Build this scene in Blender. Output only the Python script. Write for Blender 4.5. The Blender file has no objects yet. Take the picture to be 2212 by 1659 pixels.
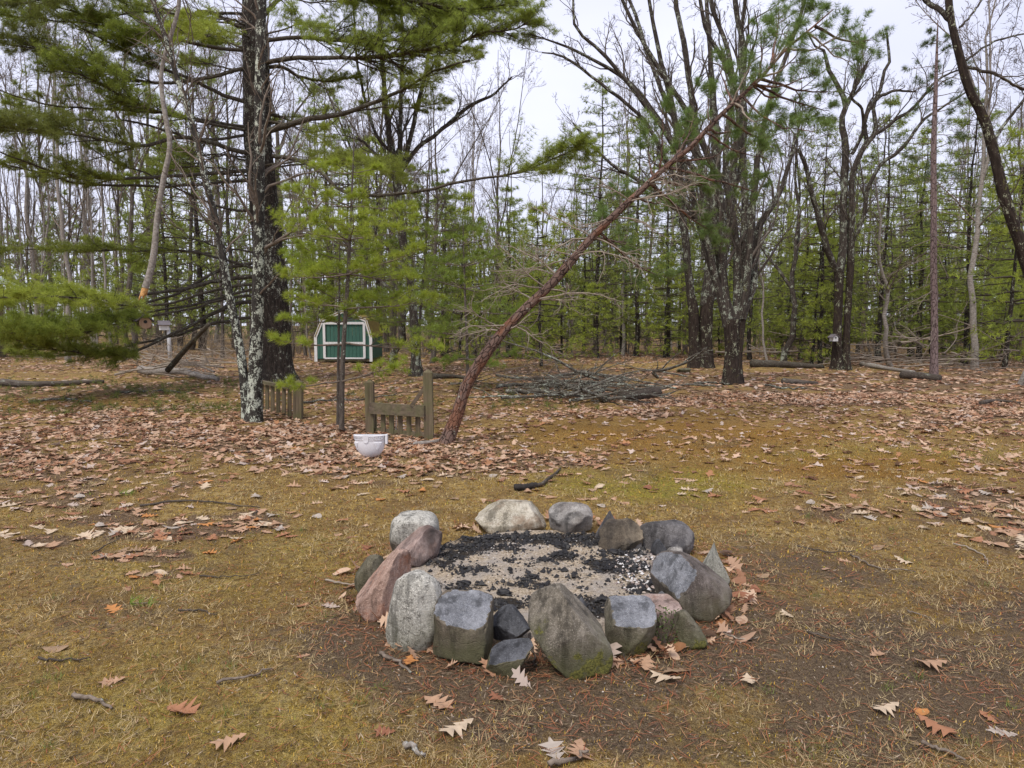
import bpy, math, random
import numpy as np
from mathutils import Vector, noise as mnoise

RNG = np.random.default_rng(7)
random.seed(7)
scene = bpy.context.scene
COL = scene.collection

# ------------------------------------------------------------------ camera, sky, sun
CAM_H = 1.55
PITCH = math.atan(129.5 / 1500.0)          # horizon sits above the middle of the picture
FPX = 1500.0                                # focal length in units of a 2212 px wide picture
cd = bpy.data.cameras.new('camera')
cam = bpy.data.objects.new('camera', cd)
COL.objects.link(cam)
cam.location = (0, 0, CAM_H)
cam.rotation_euler = (math.pi / 2 - PITCH, 0, 0)
cd.sensor_width = 36.0
cd.lens = 36.0 * FPX / 2212.0
cd.clip_start = 0.05
cd.clip_end = 900
scene.camera = cam

SUN_EL, SUN_AZ = math.radians(58), math.radians(-150)
world = bpy.data.worlds.new('World')
scene.world = world
world.use_nodes = True
wn, wl = world.node_tree.nodes, world.node_tree.links
wn.clear()
w_out = wn.new('ShaderNodeOutputWorld')
w_sky = wn.new('ShaderNodeTexSky')
w_sky.sky_type = 'NISHITA'
w_sky.sun_disc = False
w_sky.sun_elevation = SUN_EL
w_sky.sun_rotation = SUN_AZ
w_bg1 = wn.new('ShaderNodeBackground')
w_bg1.inputs['Strength'].default_value = 0.08
wl.new(w_sky.outputs[0], w_bg1.inputs['Color'])
w_tc = wn.new('ShaderNodeTexCoord')
w_map = wn.new('ShaderNodeMapping')
w_map.inputs['Scale'].default_value = (1, 1, 2.2)
w_nz = wn.new('ShaderNodeTexNoise')
w_nz.inputs['Scale'].default_value = 2.3
w_nz.inputs['Detail'].default_value = 4
w_cr = wn.new('ShaderNodeValToRGB')
w_cr.color_ramp.elements[0].position = 0.3
w_cr.color_ramp.elements[0].color = (0.63, 0.645, 0.80, 1)
w_cr.color_ramp.elements[1].position = 0.7
w_cr.color_ramp.elements[1].color = (0.78, 0.79, 0.94, 1)
wl.new(w_tc.outputs['Generated'], w_map.inputs[0])
wl.new(w_map.outputs[0], w_nz.inputs['Vector'])
wl.new(w_nz.outputs['Fac'], w_cr.inputs[0])
w_bg2 = wn.new('ShaderNodeBackground')
w_bg2.inputs['Strength'].default_value = 0.72
wl.new(w_cr.outputs[0], w_bg2.inputs['Color'])
w_mix = wn.new('ShaderNodeMixShader')
w_mix.inputs[0].default_value = 0.9
wl.new(w_bg1.outputs[0], w_mix.inputs[1])
wl.new(w_bg2.outputs[0], w_mix.inputs[2])
wl.new(w_mix.outputs[0], w_out.inputs[0])

sd = bpy.data.lights.new('sun', 'SUN')
sd.energy = 1.5
sd.angle = math.radians(18)
sd.color = (1.0, 0.94, 0.84)
sun = bpy.data.objects.new('sun', sd)
COL.objects.link(sun)
# direction towards the sun (a veiled sun high up, behind and to the left of the camera)
sdir = Vector((math.cos(SUN_EL) * math.sin(SUN_AZ), math.cos(SUN_EL) * math.cos(SUN_AZ), math.sin(SUN_EL)))
sun.rotation_euler = sdir.to_track_quat('Z', 'Y').to_euler()

scene.view_settings.view_transform = 'Standard'
scene.view_settings.look = 'None'
scene.view_settings.gamma = 1
scene.view_settings.use_curve_mapping = False
scene.view_settings.exposure = 0.95
scene.cycles.max_bounces = 6
scene.cycles.diffuse_bounces = 3
scene.cycles.glossy_bounces = 2
scene.cycles.transmission_bounces = 3
scene.cycles.transparent_max_bounces = 4

# ------------------------------------------------------------------ measuring: picture <-> place
CP, SP = math.cos(PITCH), math.sin(PITCH)


def ray(px, py):
    x = (px - 1106.0) / FPX
    v = (829.5 - py) / FPX
    return x, CP + v * SP, -SP + v * CP


def W(px, py, Y):
    dx, dy, dz = ray(px, py)
    t = Y / dy
    return np.array([dx * t, Y, CAM_H + dz * t])


def G(px, py):
    dx, dy, dz = ray(px, py)
    t = -CAM_H / dz
    return np.array([dx * t, dy * t, 0.0])


def pr(w, Y):
    """length in metres that shows w picture units wide at distance Y"""
    return w * Y / FPX


def to_pic(x, y, z=0.0):
    f = y * CP - (z - CAM_H) * SP
    u = y * SP + (z - CAM_H) * CP
    return 1106 + FPX * x / f, 829.5 - FPX * u / f


def gz(x, y):
    """height of the ground"""
    x = np.asarray(x, float)
    y = np.asarray(y, float)
    a = np.clip((y - 5.5) / 6.0, 0, 1)
    h = 0.030 * np.sin(0.9 * x + 0.5 * y + 1.0) * a + 0.02 * np.sin(1.9 * y - 0.7 * x) * a
    h = h + 0.012 * np.sin(2.3 * x + 1.1 * y) + 0.008 * np.sin(4.7 * x - 3.1 * y + 2)
    return h + 0.08 * a * np.sin(0.23 * x + 0.4) * np.clip((y - 9) / 10, 0, 1)


# ------------------------------------------------------------------ objects
def tag(o, label=None, cat=None, group=None, kind=None):
    if label:
        o['label'] = label
    if cat:
        o['category'] = cat
    if group:
        o['group'] = group
    if kind:
        o['kind'] = kind
    return o


def empty(name, loc, label=None, cat=None, group=None):
    o = bpy.data.objects.new(name, None)
    o.empty_display_size = 0.1
    COL.objects.link(o)
    o.location = loc
    return tag(o, label, cat, group)


class Geo:
    """collects vertices and faces and links them as ONE mesh object"""

    def __init__(self):
        self.V, self.C, self.B, self.T, self.Q = [], [], [], [], []
        self.n = 0
        self.tl = {}

    def add(self, V, tris=None, quads=None, col=None, bc=None):
        V = np.asarray(V, np.float32).reshape(-1, 3)
        m = len(V)
        self.V.append(V)
        if col is None:
            col = np.ones((m, 3), np.float32)
        else:
            col = np.broadcast_to(np.asarray(col, np.float32), (m, 3))
        self.C.append(col)
        self.B.append(V if bc is None else np.asarray(bc, np.float32).reshape(-1, 3))
        if tris is not None and len(tris):
            self.T.append(np.asarray(tris, np.int64).reshape(-1, 3) + self.n)
        if quads is not None and len(quads):
            self.Q.append(np.asarray(quads, np.int64).reshape(-1, 4) + self.n)
        self.n += m

    def mesh(self, name, mat, smooth=True, origin=None):
        me = bpy.data.meshes.new(name)
        V = np.concatenate(self.V) if self.V else np.zeros((0, 3), np.float32)
        if origin is not None:
            V = V - np.asarray(origin, np.float32)
        T = np.concatenate(self.T) if self.T else np.zeros((0, 3), np.int64)
        Q = np.concatenate(self.Q) if self.Q else np.zeros((0, 4), np.int64)
        me.vertices.add(len(V))
        me.vertices.foreach_set('co', V.astype(np.float32).ravel())
        nl = T.size + Q.size
        me.loops.add(nl)
        me.loops.foreach_set('vertex_index', np.concatenate([Q.ravel(), T.ravel()]).astype(np.int32))
        me.polygons.add(len(Q) + len(T))
        st = np.concatenate([np.arange(len(Q)) * 4, Q.size + np.arange(len(T)) * 3]).astype(np.int32)
        me.polygons.foreach_set('loop_start', st)
        me.update(calc_edges=True)
        if smooth:
            me.polygons.foreach_set('use_smooth', np.ones(len(me.polygons), bool))
        else:
            me.polygons.foreach_set('use_smooth', np.zeros(len(me.polygons), bool))
        C = np.concatenate(self.C) if self.C else np.zeros((0, 3), np.float32)
        a = me.color_attributes.new('Col', 'FLOAT_COLOR', 'POINT')
        a.data.foreach_set('color', np.concatenate([C, np.ones((len(C), 1), np.float32)], 1).astype(np.float32).ravel())
        B = np.concatenate(self.B) if self.B else np.zeros((0, 3), np.float32)
        b = me.attributes.new('bc', 'FLOAT_VECTOR', 'POINT')
        b.data.foreach_set('vector', B.astype(np.float32).ravel())
        if mat is not None:
            me.materials.append(mat)
        return me

    def build(self, name, mat, parent=None, smooth=True, origin=None, kind=None):
        if parent is not None and origin is None:
            origin = np.array(parent.location)
            if parent.parent is not None:
                origin = origin + np.array(parent.parent.location)
        me = self.mesh(name, mat, smooth, origin)
        o = bpy.data.objects.new(name, me)
        COL.objects.link(o)
        if parent is not None:
            o.parent = parent
        elif origin is not None:
            o.location = origin
        if kind:
            o['kind'] = kind
        return o

    # -------- tubes
    def tubes(self, P, R, S=6, col=None, rough=0.0, flare=0.0, cap=False):
        P = np.asarray(P, float)
        R = np.asarray(R, float)
        if P.ndim == 2:
            P, R = P[None], R[None]
        N, K, _ = P.shape
        T = np.gradient(P, axis=1)
        T /= np.linalg.norm(T, axis=2, keepdims=True) + 1e-9
        m = T.mean(1)
        ref = np.where(np.abs(m[:, 2:3]) > 0.75, np.array([[1.0, 0.1, 0]]), np.array([[0, 0.1, 1.0]]))
        ref = np.repeat(ref[:, None, :], K, 1)
        n1 = np.cross(T, ref)
        n1 /= np.linalg.norm(n1, axis=2, keepdims=True) + 1e-9
        n2 = np.cross(T, n1)
        th = np.arange(S) * 2 * math.pi / S
        c, s = np.cos(th), np.sin(th)
        seg = np.linalg.norm(np.diff(P, axis=1), axis=2)
        Ln = np.concatenate([np.zeros((N, 1)), np.cumsum(seg, 1)], 1)
        rr = R[:, :, None] * np.ones(S)
        if rough:
            ph = RNG.uniform(0, 6.28, 8)
            f = 0
            for i in range(4):
                f = f + np.sin((i + 1) * th[None, None, :] + ph[i] + Ln[:, :, None] * (2.0 + 2.7 * i)) / (i + 1.5)
            f = f + 0.6 * RNG.normal(0, 1, (N, K, S)) * 0.5
            rr = rr * (1 + rough * f)
        if flare:
            h = Ln[:, :, None]
            ph = RNG.uniform(0, 6.28)
            rr = rr * (1 + flare * np.exp(-h / 0.34) * (1 + 0.55 * np.cos(5 * th + ph) + 0.3 * np.cos(3 * th + ph * 2)))
        V = P[:, :, None, :] + rr[..., None] * (c[:, None] * n1[:, :, None, :] + s[:, None] * n2[:, :, None, :])
        off = RNG.uniform(0, 40, (N, 1))
        bc = np.stack([rr * c, rr * s, np.broadcast_to((Ln + off)[:, :, None], rr.shape)], -1)
        a = np.arange(N)[:, None, None] * K * S
        k = np.arange(K - 1)[None, :, None] * S
        i = np.arange(S)[None, None, :]
        j = (i + 1) % S
        Q = np.stack([a + k + i, a + k + j, a + k + S + j, a + k + S + i], -1).reshape(-1, 4)
        cc = None
        if col is not None:
            col = np.asarray(col, float)
            cc = np.broadcast_to(col, (N, 3))[:, None, None, :] * np.ones((1, K, S, 1))
            cc = cc.reshape(-1, 3)
        n0 = self.n
        self.add(V.reshape(-1, 3), None, Q, cc, bc.reshape(-1, 3))
        if cap:
            for b in range(N):
                for e, rev in ((0, False), (K - 1, True)):
                    ctr = P[b, e]
                    ids = n0 + b * K * S + e * S + np.arange(S)
                    tri = np.stack([ids, np.roll(ids, -1), np.full(S, self.n)], 1) - self.n
                    if not rev:
                        tri = tri[:, ::-1]
                    self.add(ctr[None], tri, None, None if cc is None else cc[:1], bc[b, e].mean(0)[None] + 0.001)

    def box(self, lo, hi, col=None, jit=0.0):
        lo, hi = np.array(lo, float), np.array(hi, float)
        V = np.array([[(lo, hi)[i][0], (lo, hi)[j][1], (lo, hi)[k][2]] for i in (0, 1) for j in (0, 1) for k in (0, 1)])
        if jit:
            V = V + RNG.normal(0, jit, V.shape)
        self.hexa(V, col)

    def hexa(self, V, col=None):
        """8 corners ordered x-major, then y, then z"""
        V = np.asarray(V, float)
        Q = np.array([[0, 1, 3, 2], [4, 6, 7, 5], [0, 4, 5, 1], [2, 3, 7, 6], [0, 2, 6, 4], [1, 5, 7, 3]])
        # separate corners per face for crisp shading
        self.add(V[Q].reshape(-1, 3), None, np.arange(24).reshape(6, 4), col)

    def beam(self, a, b, w, t, col=None, side=(1, 0, 0)):
        """square timber from a to b; w along 'side', t across"""
        a, b = np.array(a, float), np.array(b, float)
        d = b - a
        d /= np.linalg.norm(d)
        s = np.array(side, float)
        s -= d * s.dot(d)
        s /= np.linalg.norm(s)
        u = np.cross(d, s)
        V = [p + i * s * w / 2 + j * u * t / 2 for i in (-1, 1) for j in (-1, 1) for p in (a, b)]
        self.hexa(np.array(V), col)


def crom(pts, K):
    """smooth path through points, K samples spread evenly along it"""
    p = np.asarray(pts, float)
    if len(p) == 2:
        t = np.linspace(0, 1, K)[:, None]
        return p[0] * (1 - t) + p[1] * t
    e = np.vstack([2 * p[0] - p[1], p, 2 * p[-1] - p[-2]])
    out = []
    for i in range(1, len(e) - 2):
        t = np.linspace(0, 1, 9)[:-1, None]
        a, b, c, d = e[i - 1], e[i], e[i + 1], e[i + 2]
        out.append(0.5 * (2 * b + (c - a) * t + (2 * a - 5 * b + 4 * c - d) * t ** 2 + (3 * b - a - 3 * c + d) * t ** 3))
    out.append(p[-1:])
    o = np.vstack(out)
    L = np.concatenate([[0], np.cumsum(np.linalg.norm(np.diff(o[:, :3], axis=0), axis=1))])
    s = np.linspace(0, L[-1], K)
    return np.stack([np.interp(s, L, o[:, k]) for k in range(o.shape[1])], 1)


def trace(pts, Y0, Y1=None, K=14, scale=1 / 3.0, off=(0, 0)):
    """pts (px, py, width) read from the photo -> path in the place, radii"""
    Y1 = Y0 if Y1 is None else Y1
    n = len(pts)
    L = [0]
    for i in range(1, n):
        L.append(L[-1] + math.hypot(pts[i][0] - pts[i - 1][0], pts[i][1] - pts[i - 1][1]))
    q = []
    for i, p in enumerate(pts):
        Y = Y0 + (Y1 - Y0) * L[i] / L[-1]
        w = W(p[0] * scale + off[0], p[1] * scale + off[1], Y)
        q.append([w[0], w[1], w[2], pr(p[2] * scale, Y) / 2])
    o = crom(q, K)
    return o[:, :3], np.maximum(o[:, 3], 0.002)


def spawn(P, R, M, t0, t1, a0, a1, Lk, K=4, up=0.0, wander=0.15, rk=0.6, flat=None, curl=0.0, short=0.6, gen=None, tip=0.25, rmin=0.0012):
    """children of many branches at once. P (N,K0,3) R (N,K0)"""
    g = gen or RNG
    N, K0, _ = P.shape
    if np.isscalar(M):
        t = g.uniform(t0, t1, (N, M))
    t = np.sort(t, 1)
    f = t * (K0 - 1)
    i = np.clip(f.astype(int), 0, K0 - 2)
    u = (f - i)[..., None]
    n = np.arange(N)[:, None]
    A, B = P[n, i], P[n, i + 1]
    pos = A * (1 - u) + B * u
    tan = B - A
    tan /= np.linalg.norm(tan, axis=2, keepdims=True) + 1e-9
    rad = R[n, i] * (1 - u[..., 0]) + R[n, i + 1] * u[..., 0]
    rv = g.normal(0, 1, tan.shape)
    if flat is None:
        perp = np.cross(tan, rv)
    else:
        side = np.where((np.arange(t.shape[1])[None, :] + g.integers(0, 2, (N, 1))) % 2 == 0, 1.0, -1.0)[..., None]
        perp = np.cross(tan, np.array([0, 0, 1.0])) * side
        perp = perp + rv * flat
    perp /= np.linalg.norm(perp, axis=2, keepdims=True) + 1e-9
    an = g.uniform(a0, a1, t.shape)[..., None]
    d = np.cos(an) * tan + np.sin(an) * perp
    d[..., 2] += up
    d /= np.linalg.norm(d, axis=2, keepdims=True) + 1e-9
    Lk = np.asarray(Lk, float)
    if Lk.ndim == 0:
        Lk = np.full(N, float(Lk))
    L = Lk[:, None] * (1 - short * (t - t0) / max(t1 - t0, 1e-6)) * g.uniform(0.6, 1.25, t.shape)
    M = t.shape[1]
    pts = np.zeros((N, M, K, 3))
    pts[:, :, 0] = pos
    st = (L / (K - 1))[..., None]
    for k in range(1, K):
        pts[:, :, k] = pts[:, :, k - 1] + d * st
        d = d + g.normal(0, wander, d.shape)
        d[..., 2] += curl
        d /= np.linalg.norm(d, axis=2, keepdims=True) + 1e-9
    r0 = np.maximum(np.minimum(rad * rk, L * 0.022), rmin)
    rr = r0[..., None] * np.linspace(1, tip, K)
    return pts.reshape(N * M, K, 3), np.maximum(rr.reshape(N * M, K), rmin * 0.7), L.reshape(-1)


def pad(paths, K=8):
    P = np.stack([crom(p, K) for p, r in paths])
    R = np.stack([np.interp(np.linspace(0, 1, K), np.linspace(0, 1, len(r)), r) for p, r in paths])
    return P, R


# ------------------------------------------------------------------ needle tufts
def tuft(n, L, w, spread, droop=0.0, gen=None, curve=0.0):
    g = gen or RNG
    a = g.uniform(0, 2 * math.pi, n)
    b = spread * np.sqrt(g.uniform(0.02, 1, n))
    d = np.stack([np.cos(a) * np.sin(b), np.sin(a) * np.sin(b), np.cos(b)], 1)
    L = L * g.uniform(0.7, 1.1, n)[:, None]
    side = np.cross(d, g.normal(0, 1, (n, 3)))
    side /= np.linalg.norm(side, axis=1, keepdims=True)
    base = d * L * 0.05
    tipp = d * L
    tipp[:, 2] -= droop * L[:, 0]
    mid = (base + tipp) * 0.5
    V = np.stack([base - side * w / 2 * 0.6, mid + side * w / 2, tipp], 1)
    V = np.stack([base - side * w / 2, base + side * w / 2, tipp], 1)
    return V  # n,3,3


def put_tufts(geo, pos, axis, scale, temps, cols, gen=None):
    """cols (N,3)"""
    g = gen or RNG
    N = len(pos)
    if N == 0:
        return
    z = axis / (np.linalg.norm(axis, axis=1, keepdims=True) + 1e-9)
    r = g.normal(0, 1, z.shape)
    x = np.cross(r, z)
    x /= np.linalg.norm(x, axis=1, keepdims=True) + 1e-9
    y = np.cross(z, x)
    M = np.stack([x, y, z], 2) * np.asarray(scale)[:, None, None]
    ti = g.integers(0, len(temps), N)
    for k, T in enumerate(temps):
        s = np.where(ti == k)[0]
        if not len(s):
            continue
        n = T.shape[0]
        V = np.einsum('nij,mj->nmi', M[s], T.reshape(-1, 3)) + pos[s][:, None, :]
        c = np.repeat(cols[s][:, None, :], n * 3, 1)
        c = c * g.uniform(0.8, 1.2, (len(s), n, 1, 1)).repeat(3, 2).reshape(len(s), n * 3, 1)
        geo.add(V.reshape(-1, 3), np.arange(len(s) * n * 3).reshape(-1, 3), None, np.clip(c.reshape(-1, 3), 0, 1))


def along(P, ts):
    """points and tangents at parameters ts on every path"""
    N, K, _ = P.shape
    pos, tan = [], []
    for t in ts:
        f = t * (K - 1)
        i = min(int(f), K - 2)
        u = f - i
        pos.append(P[:, i] * (1 - u) + P[:, i + 1] * u)
        tan.append(P[:, i + 1] - P[:, i])
    pos, tan = np.concatenate(pos), np.concatenate(tan)
    tan = tan / (np.linalg.norm(tan, axis=1, keepdims=True) + 1e-9)
    return pos, tan


# ------------------------------------------------------------------ materials
def mat(name):
    m = bpy.data.materials.new(name)
    m.use_nodes = True
    nt = m.node_tree
    nt.nodes.clear()
    out = nt.nodes.new('ShaderNodeOutputMaterial')
    return m, nt, out


def N_(nt, t, **kw):
    n = nt.nodes.new(t)
    for k, v in kw.items():
        if k in n.inputs.keys():
            n.inputs[k].default_value = v
        else:
            setattr(n, k, v)
    return n


def noise_(nt, vec, scale, detail=4, rough=0.6, sx=None):
    if sx is not None:
        mp = N_(nt, 'ShaderNodeMapping')
        mp.inputs['Scale'].default_value = sx
        nt.links.new(vec, mp.inputs[0])
        vec = mp.outputs[0]
    n = N_(nt, 'ShaderNodeTexNoise', Scale=scale, Detail=detail, Roughness=rough)
    nt.links.new(vec, n.inputs['Vector'])
    return n.outputs['Fac']


def ramp(nt, fac, stops):
    r = nt.nodes.new('ShaderNodeValToRGB')
    el = r.color_ramp.elements
    while len(el) > 1:
        el.remove(el[-1])
    el[0].position = stops[0][0]
    el[0].color = (*stops[0][1], 1) if not np.isscalar(stops[0][1]) else (stops[0][1],) * 3 + (1,)
    for p, c in stops[1:]:
        e = el.new(p)
        e.color = (*c, 1) if not np.isscalar(c) else (c, c, c, 1)
    nt.links.new(fac, r.inputs[0])
    return r.outputs[0]


def mix(nt, fac, a, b, mode='MIX'):
    m = nt.nodes.new('ShaderNodeMix')
    m.data_type = 'RGBA'
    m.blend_type = mode
    for sock, v in ((m.inputs[0], fac), (m.inputs[6], a), (m.inputs[7], b)):
        if hasattr(v, 'is_output') or isinstance(v, bpy.types.NodeSocket):
            nt.links.new(v, sock)
        elif np.isscalar(v):
            sock.default_value = v
        else:
            sock.default_value = (*v, 1)
    return m.outputs[2]


def math_(nt, op, a, b=0.0, c=None):
    m = nt.nodes.new('ShaderNodeMath')
    m.operation = op
    for i, v in enumerate((a, b) if c is None else (a, b, c)):
        if isinstance(v, bpy.types.NodeSocket):
            nt.links.new(v, m.inputs[i])
        else:
            m.inputs[i].default_value = v
    return m.outputs[0]


def surf(nt, out, color, rough=0.85, height=None, bump=0.5, dist=0.01, spec=0.3, h2=None):
    b = nt.nodes.new('ShaderNodeBsdfPrincipled')
    b.inputs['Specular IOR Level'].default_value = spec
    if isinstance(color, bpy.types.NodeSocket):
        nt.links.new(color, b.inputs['Base Color'])
    else:
        b.inputs['Base Color'].default_value = (*color, 1)
    if isinstance(rough, bpy.types.NodeSocket):
        nt.links.new(rough, b.inputs['Roughness'])
    else:
        b.inputs['Roughness'].default_value = rough
    if height is not None:
        bp = nt.nodes.new('ShaderNodeBump')
        bp.inputs['Strength'].default_value = bump
        bp.inputs['Distance'].default_value = dist
        nt.links.new(height, bp.inputs['Height'])
        nt.links.new(bp.outputs[0], b.inputs['Normal'])
    nt.links.new(b.outputs[0], out.inputs[0])
    return b


def attr(nt, name):
    a = nt.nodes.new('ShaderNodeAttribute')
    a.attribute_name = name
    return a


def bark(name, c0, c1, lichen=0.0, lcol=(0.42, 0.45, 0.36), ridge=28.0, stretch=0.18, lscale=9.0, bump=0.9, dist=0.015, moss=0.0, plates=False, hue=None, wet=None):
    m, nt, out = mat(name)
    v = attr(nt, 'bc').outputs['Vector']
    n1 = noise_(nt, v, ridge, 5, 0.65, (1, 1, stretch))
    n2 = noise_(nt, v, ridge * 3.2, 4, 0.7, (1, 1, 0.5))
    n3 = noise_(nt, v, 2.2, 3, 0.6)
    h = math_(nt, 'ADD', math_(nt, 'MULTIPLY', n1, 0.8), math_(nt, 'MULTIPLY', n2, 0.3))
    if plates:
        mp = N_(nt, 'ShaderNodeMapping')
        mp.inputs['Scale'].default_value = (1, 1, 0.42)
        nt.links.new(v, mp.inputs[0])
        dn = N_(nt, 'ShaderNodeTexNoise', Scale=14.0, Detail=3.0)
        nt.links.new(mp.outputs[0], dn.inputs['Vector'])
        vv = nt.nodes.new('ShaderNodeVectorMath')
        vv.operation = 'MULTIPLY_ADD'
        nt.links.new(dn.outputs['Color'], vv.inputs[0])
        vv.inputs[1].default_value = (0.05, 0.05, 0.05)
        nt.links.new(mp.outputs[0], vv.inputs[2])
        vo = N_(nt, 'ShaderNodeTexVoronoi', Scale=ridge * 0.8)
        vo.feature = 'DISTANCE_TO_EDGE'
        nt.links.new(vv.outputs[0], vo.inputs['Vector'])
        crack = ramp(nt, vo.outputs['Distance'], [(0.0, 0.0), (0.09, 1.0)])
        h = math_(nt, 'MULTIPLY', math_(nt, 'ADD', h, 0.6), crack)
    c = ramp(nt, h, [(0.35, tuple(x * 0.45 for x in c0)), (0.5, c0), (0.68, c1)])
    c = mix(nt, math_(nt, 'MULTIPLY', n3, 0.5), c, tuple(x * 0.6 for x in c0))
    if hue is not None:
        n5 = noise_(nt, v, 5.0, 3, 0.6, (1, 1, 0.5))
        c = mix(nt, ramp(nt, n5, [(0.5, 0.0), (0.62, 0.8)]), c, hue)
    if moss:
        n6 = noise_(nt, v, 6.0, 4, 0.7)
        c = mix(nt, ramp(nt, n6, [(0.5 + (1 - moss) * 0.2, 0.0), (0.6 + (1 - moss) * 0.2, 0.9)]), c, (0.13, 0.13, 0.03))
    if lichen:
        a = noise_(nt, v, lscale, 5, 0.72, (1, 1, 0.7))
        b = noise_(nt, v, lscale * 4.5, 3, 0.7, (1, 1, 0.8))
        big = noise_(nt, v, 1.3, 2, 0.5)
        s = math_(nt, 'ADD', math_(nt, 'MULTIPLY', a, 0.55), math_(nt, 'MULTIPLY', b, 0.35))
        s = math_(nt, 'ADD', s, math_(nt, 'MULTIPLY', big, 0.25))
        th = 0.70 - 0.088 * lichen
        f = ramp(nt, s, [(th - 0.02, 0.0), (th + 0.02, 1.0)])
        lc = ramp(nt, b, [(0.35, tuple(x * 0.7 for x in lcol)), (0.65, lcol)])
        c = mix(nt, f, c, lc)
    surf(nt, out, c, 0.9, h, bump, dist, 0.2)
    return m


def leafy(name, rough=0.6, trans=0.3, gain=1.0):
    m, nt, out = mat(name)
    a = attr(nt, 'Col').outputs['Color']
    if gain != 1.0:
        a = mix(nt, 1.0, a, (gain, gain, gain), 'MULTIPLY')
    d = nt.nodes.new('ShaderNodeBsdfPrincipled')
    d.inputs['Roughness'].default_value = rough
    d.inputs['Specular IOR Level'].default_value = 0.25
    nt.links.new(a, d.inputs['Base Color'])
    t = nt.nodes.new('ShaderNodeBsdfTranslucent')
    nt.links.new(a, t.inputs[0])
    mx = nt.nodes.new('ShaderNodeMixShader')
    mx.inputs[0].default_value = trans
    nt.links.new(d.outputs[0], mx.inputs[1])
    nt.links.new(t.outputs[0], mx.inputs[2])
    nt.links.new(mx.outputs[0], out.inputs[0])
    return m


M_NEEDLE = leafy('pine_needles', 0.55, 0.42, 1.75)
M_MOSS = leafy('moss_blades', 0.7, 0.2)
M_LEAF = leafy('dead_leaf', 0.7, 0.15)
M_BARK_OAK = bark('oak_bark', (0.040, 0.032, 0.026), (0.10, 0.082, 0.068), 0.75, (0.33, 0.36, 0.28), 30, 0.16, moss=0.35)
M_BARK_FOOT = bark('dark_oak_trunk_bark', (0.026, 0.018, 0.014), (0.070, 0.052, 0.040), 0.5, (0.36, 0.38, 0.26), 30, 0.14, moss=0.35, dist=.025)
M_BARK_OAK2 = bark('oak_bark_grey', (0.085, 0.068, 0.055), (0.17, 0.145, 0.12), 0.45, (0.30, 0.32, 0.26), 30, 0.16)
M_BARK_LICHEN = bark('lichen_bark', (0.030, 0.026, 0.022), (0.08, 0.07, 0.06), 0.92, (0.52, 0.55, 0.45), 30, 0.3, lscale=10)
M_BARK_PINE = bark('white_pine_bark', (0.022, 0.017, 0.014), (0.065, 0.05, 0.04), 0.6, (0.36, 0.37, 0.30), 22, 0.2, dist=0.03, lscale=14)
M_BARK_RED = bark('red_pine_bark', (0.085, 0.052, 0.04), (0.19, 0.125, 0.10), 0.12, ridge=26, stretch=0.25, plates=True, dist=0.02, hue=(0.19, 0.085, 0.048))
M_BARK_PURPLE = bark('purple_pine_bark', (0.13, 0.088, 0.082), (0.25, 0.185, 0.175), 0.0, ridge=18, plates=True, dist=0.012)
M_BARK_GREY = bark('grey_limb_bark', (0.06, 0.05, 0.038), (0.14, 0.12, 0.09), 0.35, (0.30, 0.33, 0.25), 34, 0.4)
M_BARK_BIRCH = bark('pale_bark', (0.24, 0.21, 0.18), (0.40, 0.37, 0.33), 0.3, (0.42, 0.43, 0.38), 18, 1.6)
M_TWIG = bark('twig_bark', (0.15, 0.118, 0.092), (0.27, 0.22, 0.175), 0.3, (0.32, 0.33, 0.27), 40, 0.4, bump=0.3)
M_TWIG_PALE = bark('bleached_twig', (0.27, 0.22, 0.17), (0.42, 0.36, 0.29), 0.2, (0.4, 0.4, 0.33), 40, 0.3, bump=0.3)
M_TWIG_DARK = bark('dark_twig_bark', (0.06, 0.048, 0.038), (0.13, 0.105, 0.085), 0.3, (0.26, 0.28, 0.22), 40, 0.4, bump=0.3)


def flat_mat(name, col, rough=0.8, var=0.25, sc=20, spec=0.3, bump=0.2, dist=0.004):
    m, nt, out = mat(name)
    tc = nt.nodes.new('ShaderNodeTexCoord')
    n = noise_(nt, tc.outputs['Object'], sc, 5, 0.65)
    c = ramp(nt, n, [(0.3, tuple(x * (1 - var) for x in col)), (0.7, tuple(min(1, x * (1 + var)) for x in col))])
    surf(nt, out, c, rough, n, bump, dist, spec)
    return m


M_BREAK = flat_mat('fresh_split_wood', (0.55, 0.30, 0.11), 0.8, 0.35, 30, bump=0.8, dist=0.01)
# ------------------------------------------------------------------ ground
def blob(px, py, cx, cy, rx, ry):
    d = ((px - cx) / rx) ** 2 + ((py - cy) / ry) ** 2
    return np.exp(-d ** 1.5)


def vnoise(x, y, sc, seed=0.0):
    """cheap smooth noise 0..1 for arrays"""
    x, y = x * sc, y * sc
    v = 0
    a = 0
    for k, (f, p) in enumerate(((1.0, 0.3), (1.93, 1.7), (3.71, 4.1), (6.9, 2.2))):
        s = seed + p
        v = v + (np.sin(f * (x + 0.7 * np.sin(f * y * 0.9 + s)) + s * 3.1) * np.sin(f * (y + 0.8 * np.sin(f * x * 1.1 + s * 2)) + s * 1.3)) / (k + 1)
        a += 1.0 / (k + 1)
    return 0.5 + 0.5 * v / a * 1.5


def safe_pic(x, y):
    yy = np.maximum(y, 1.0)
    px, py = to_pic(x, yy, 0.0)
    return px, py


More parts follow.
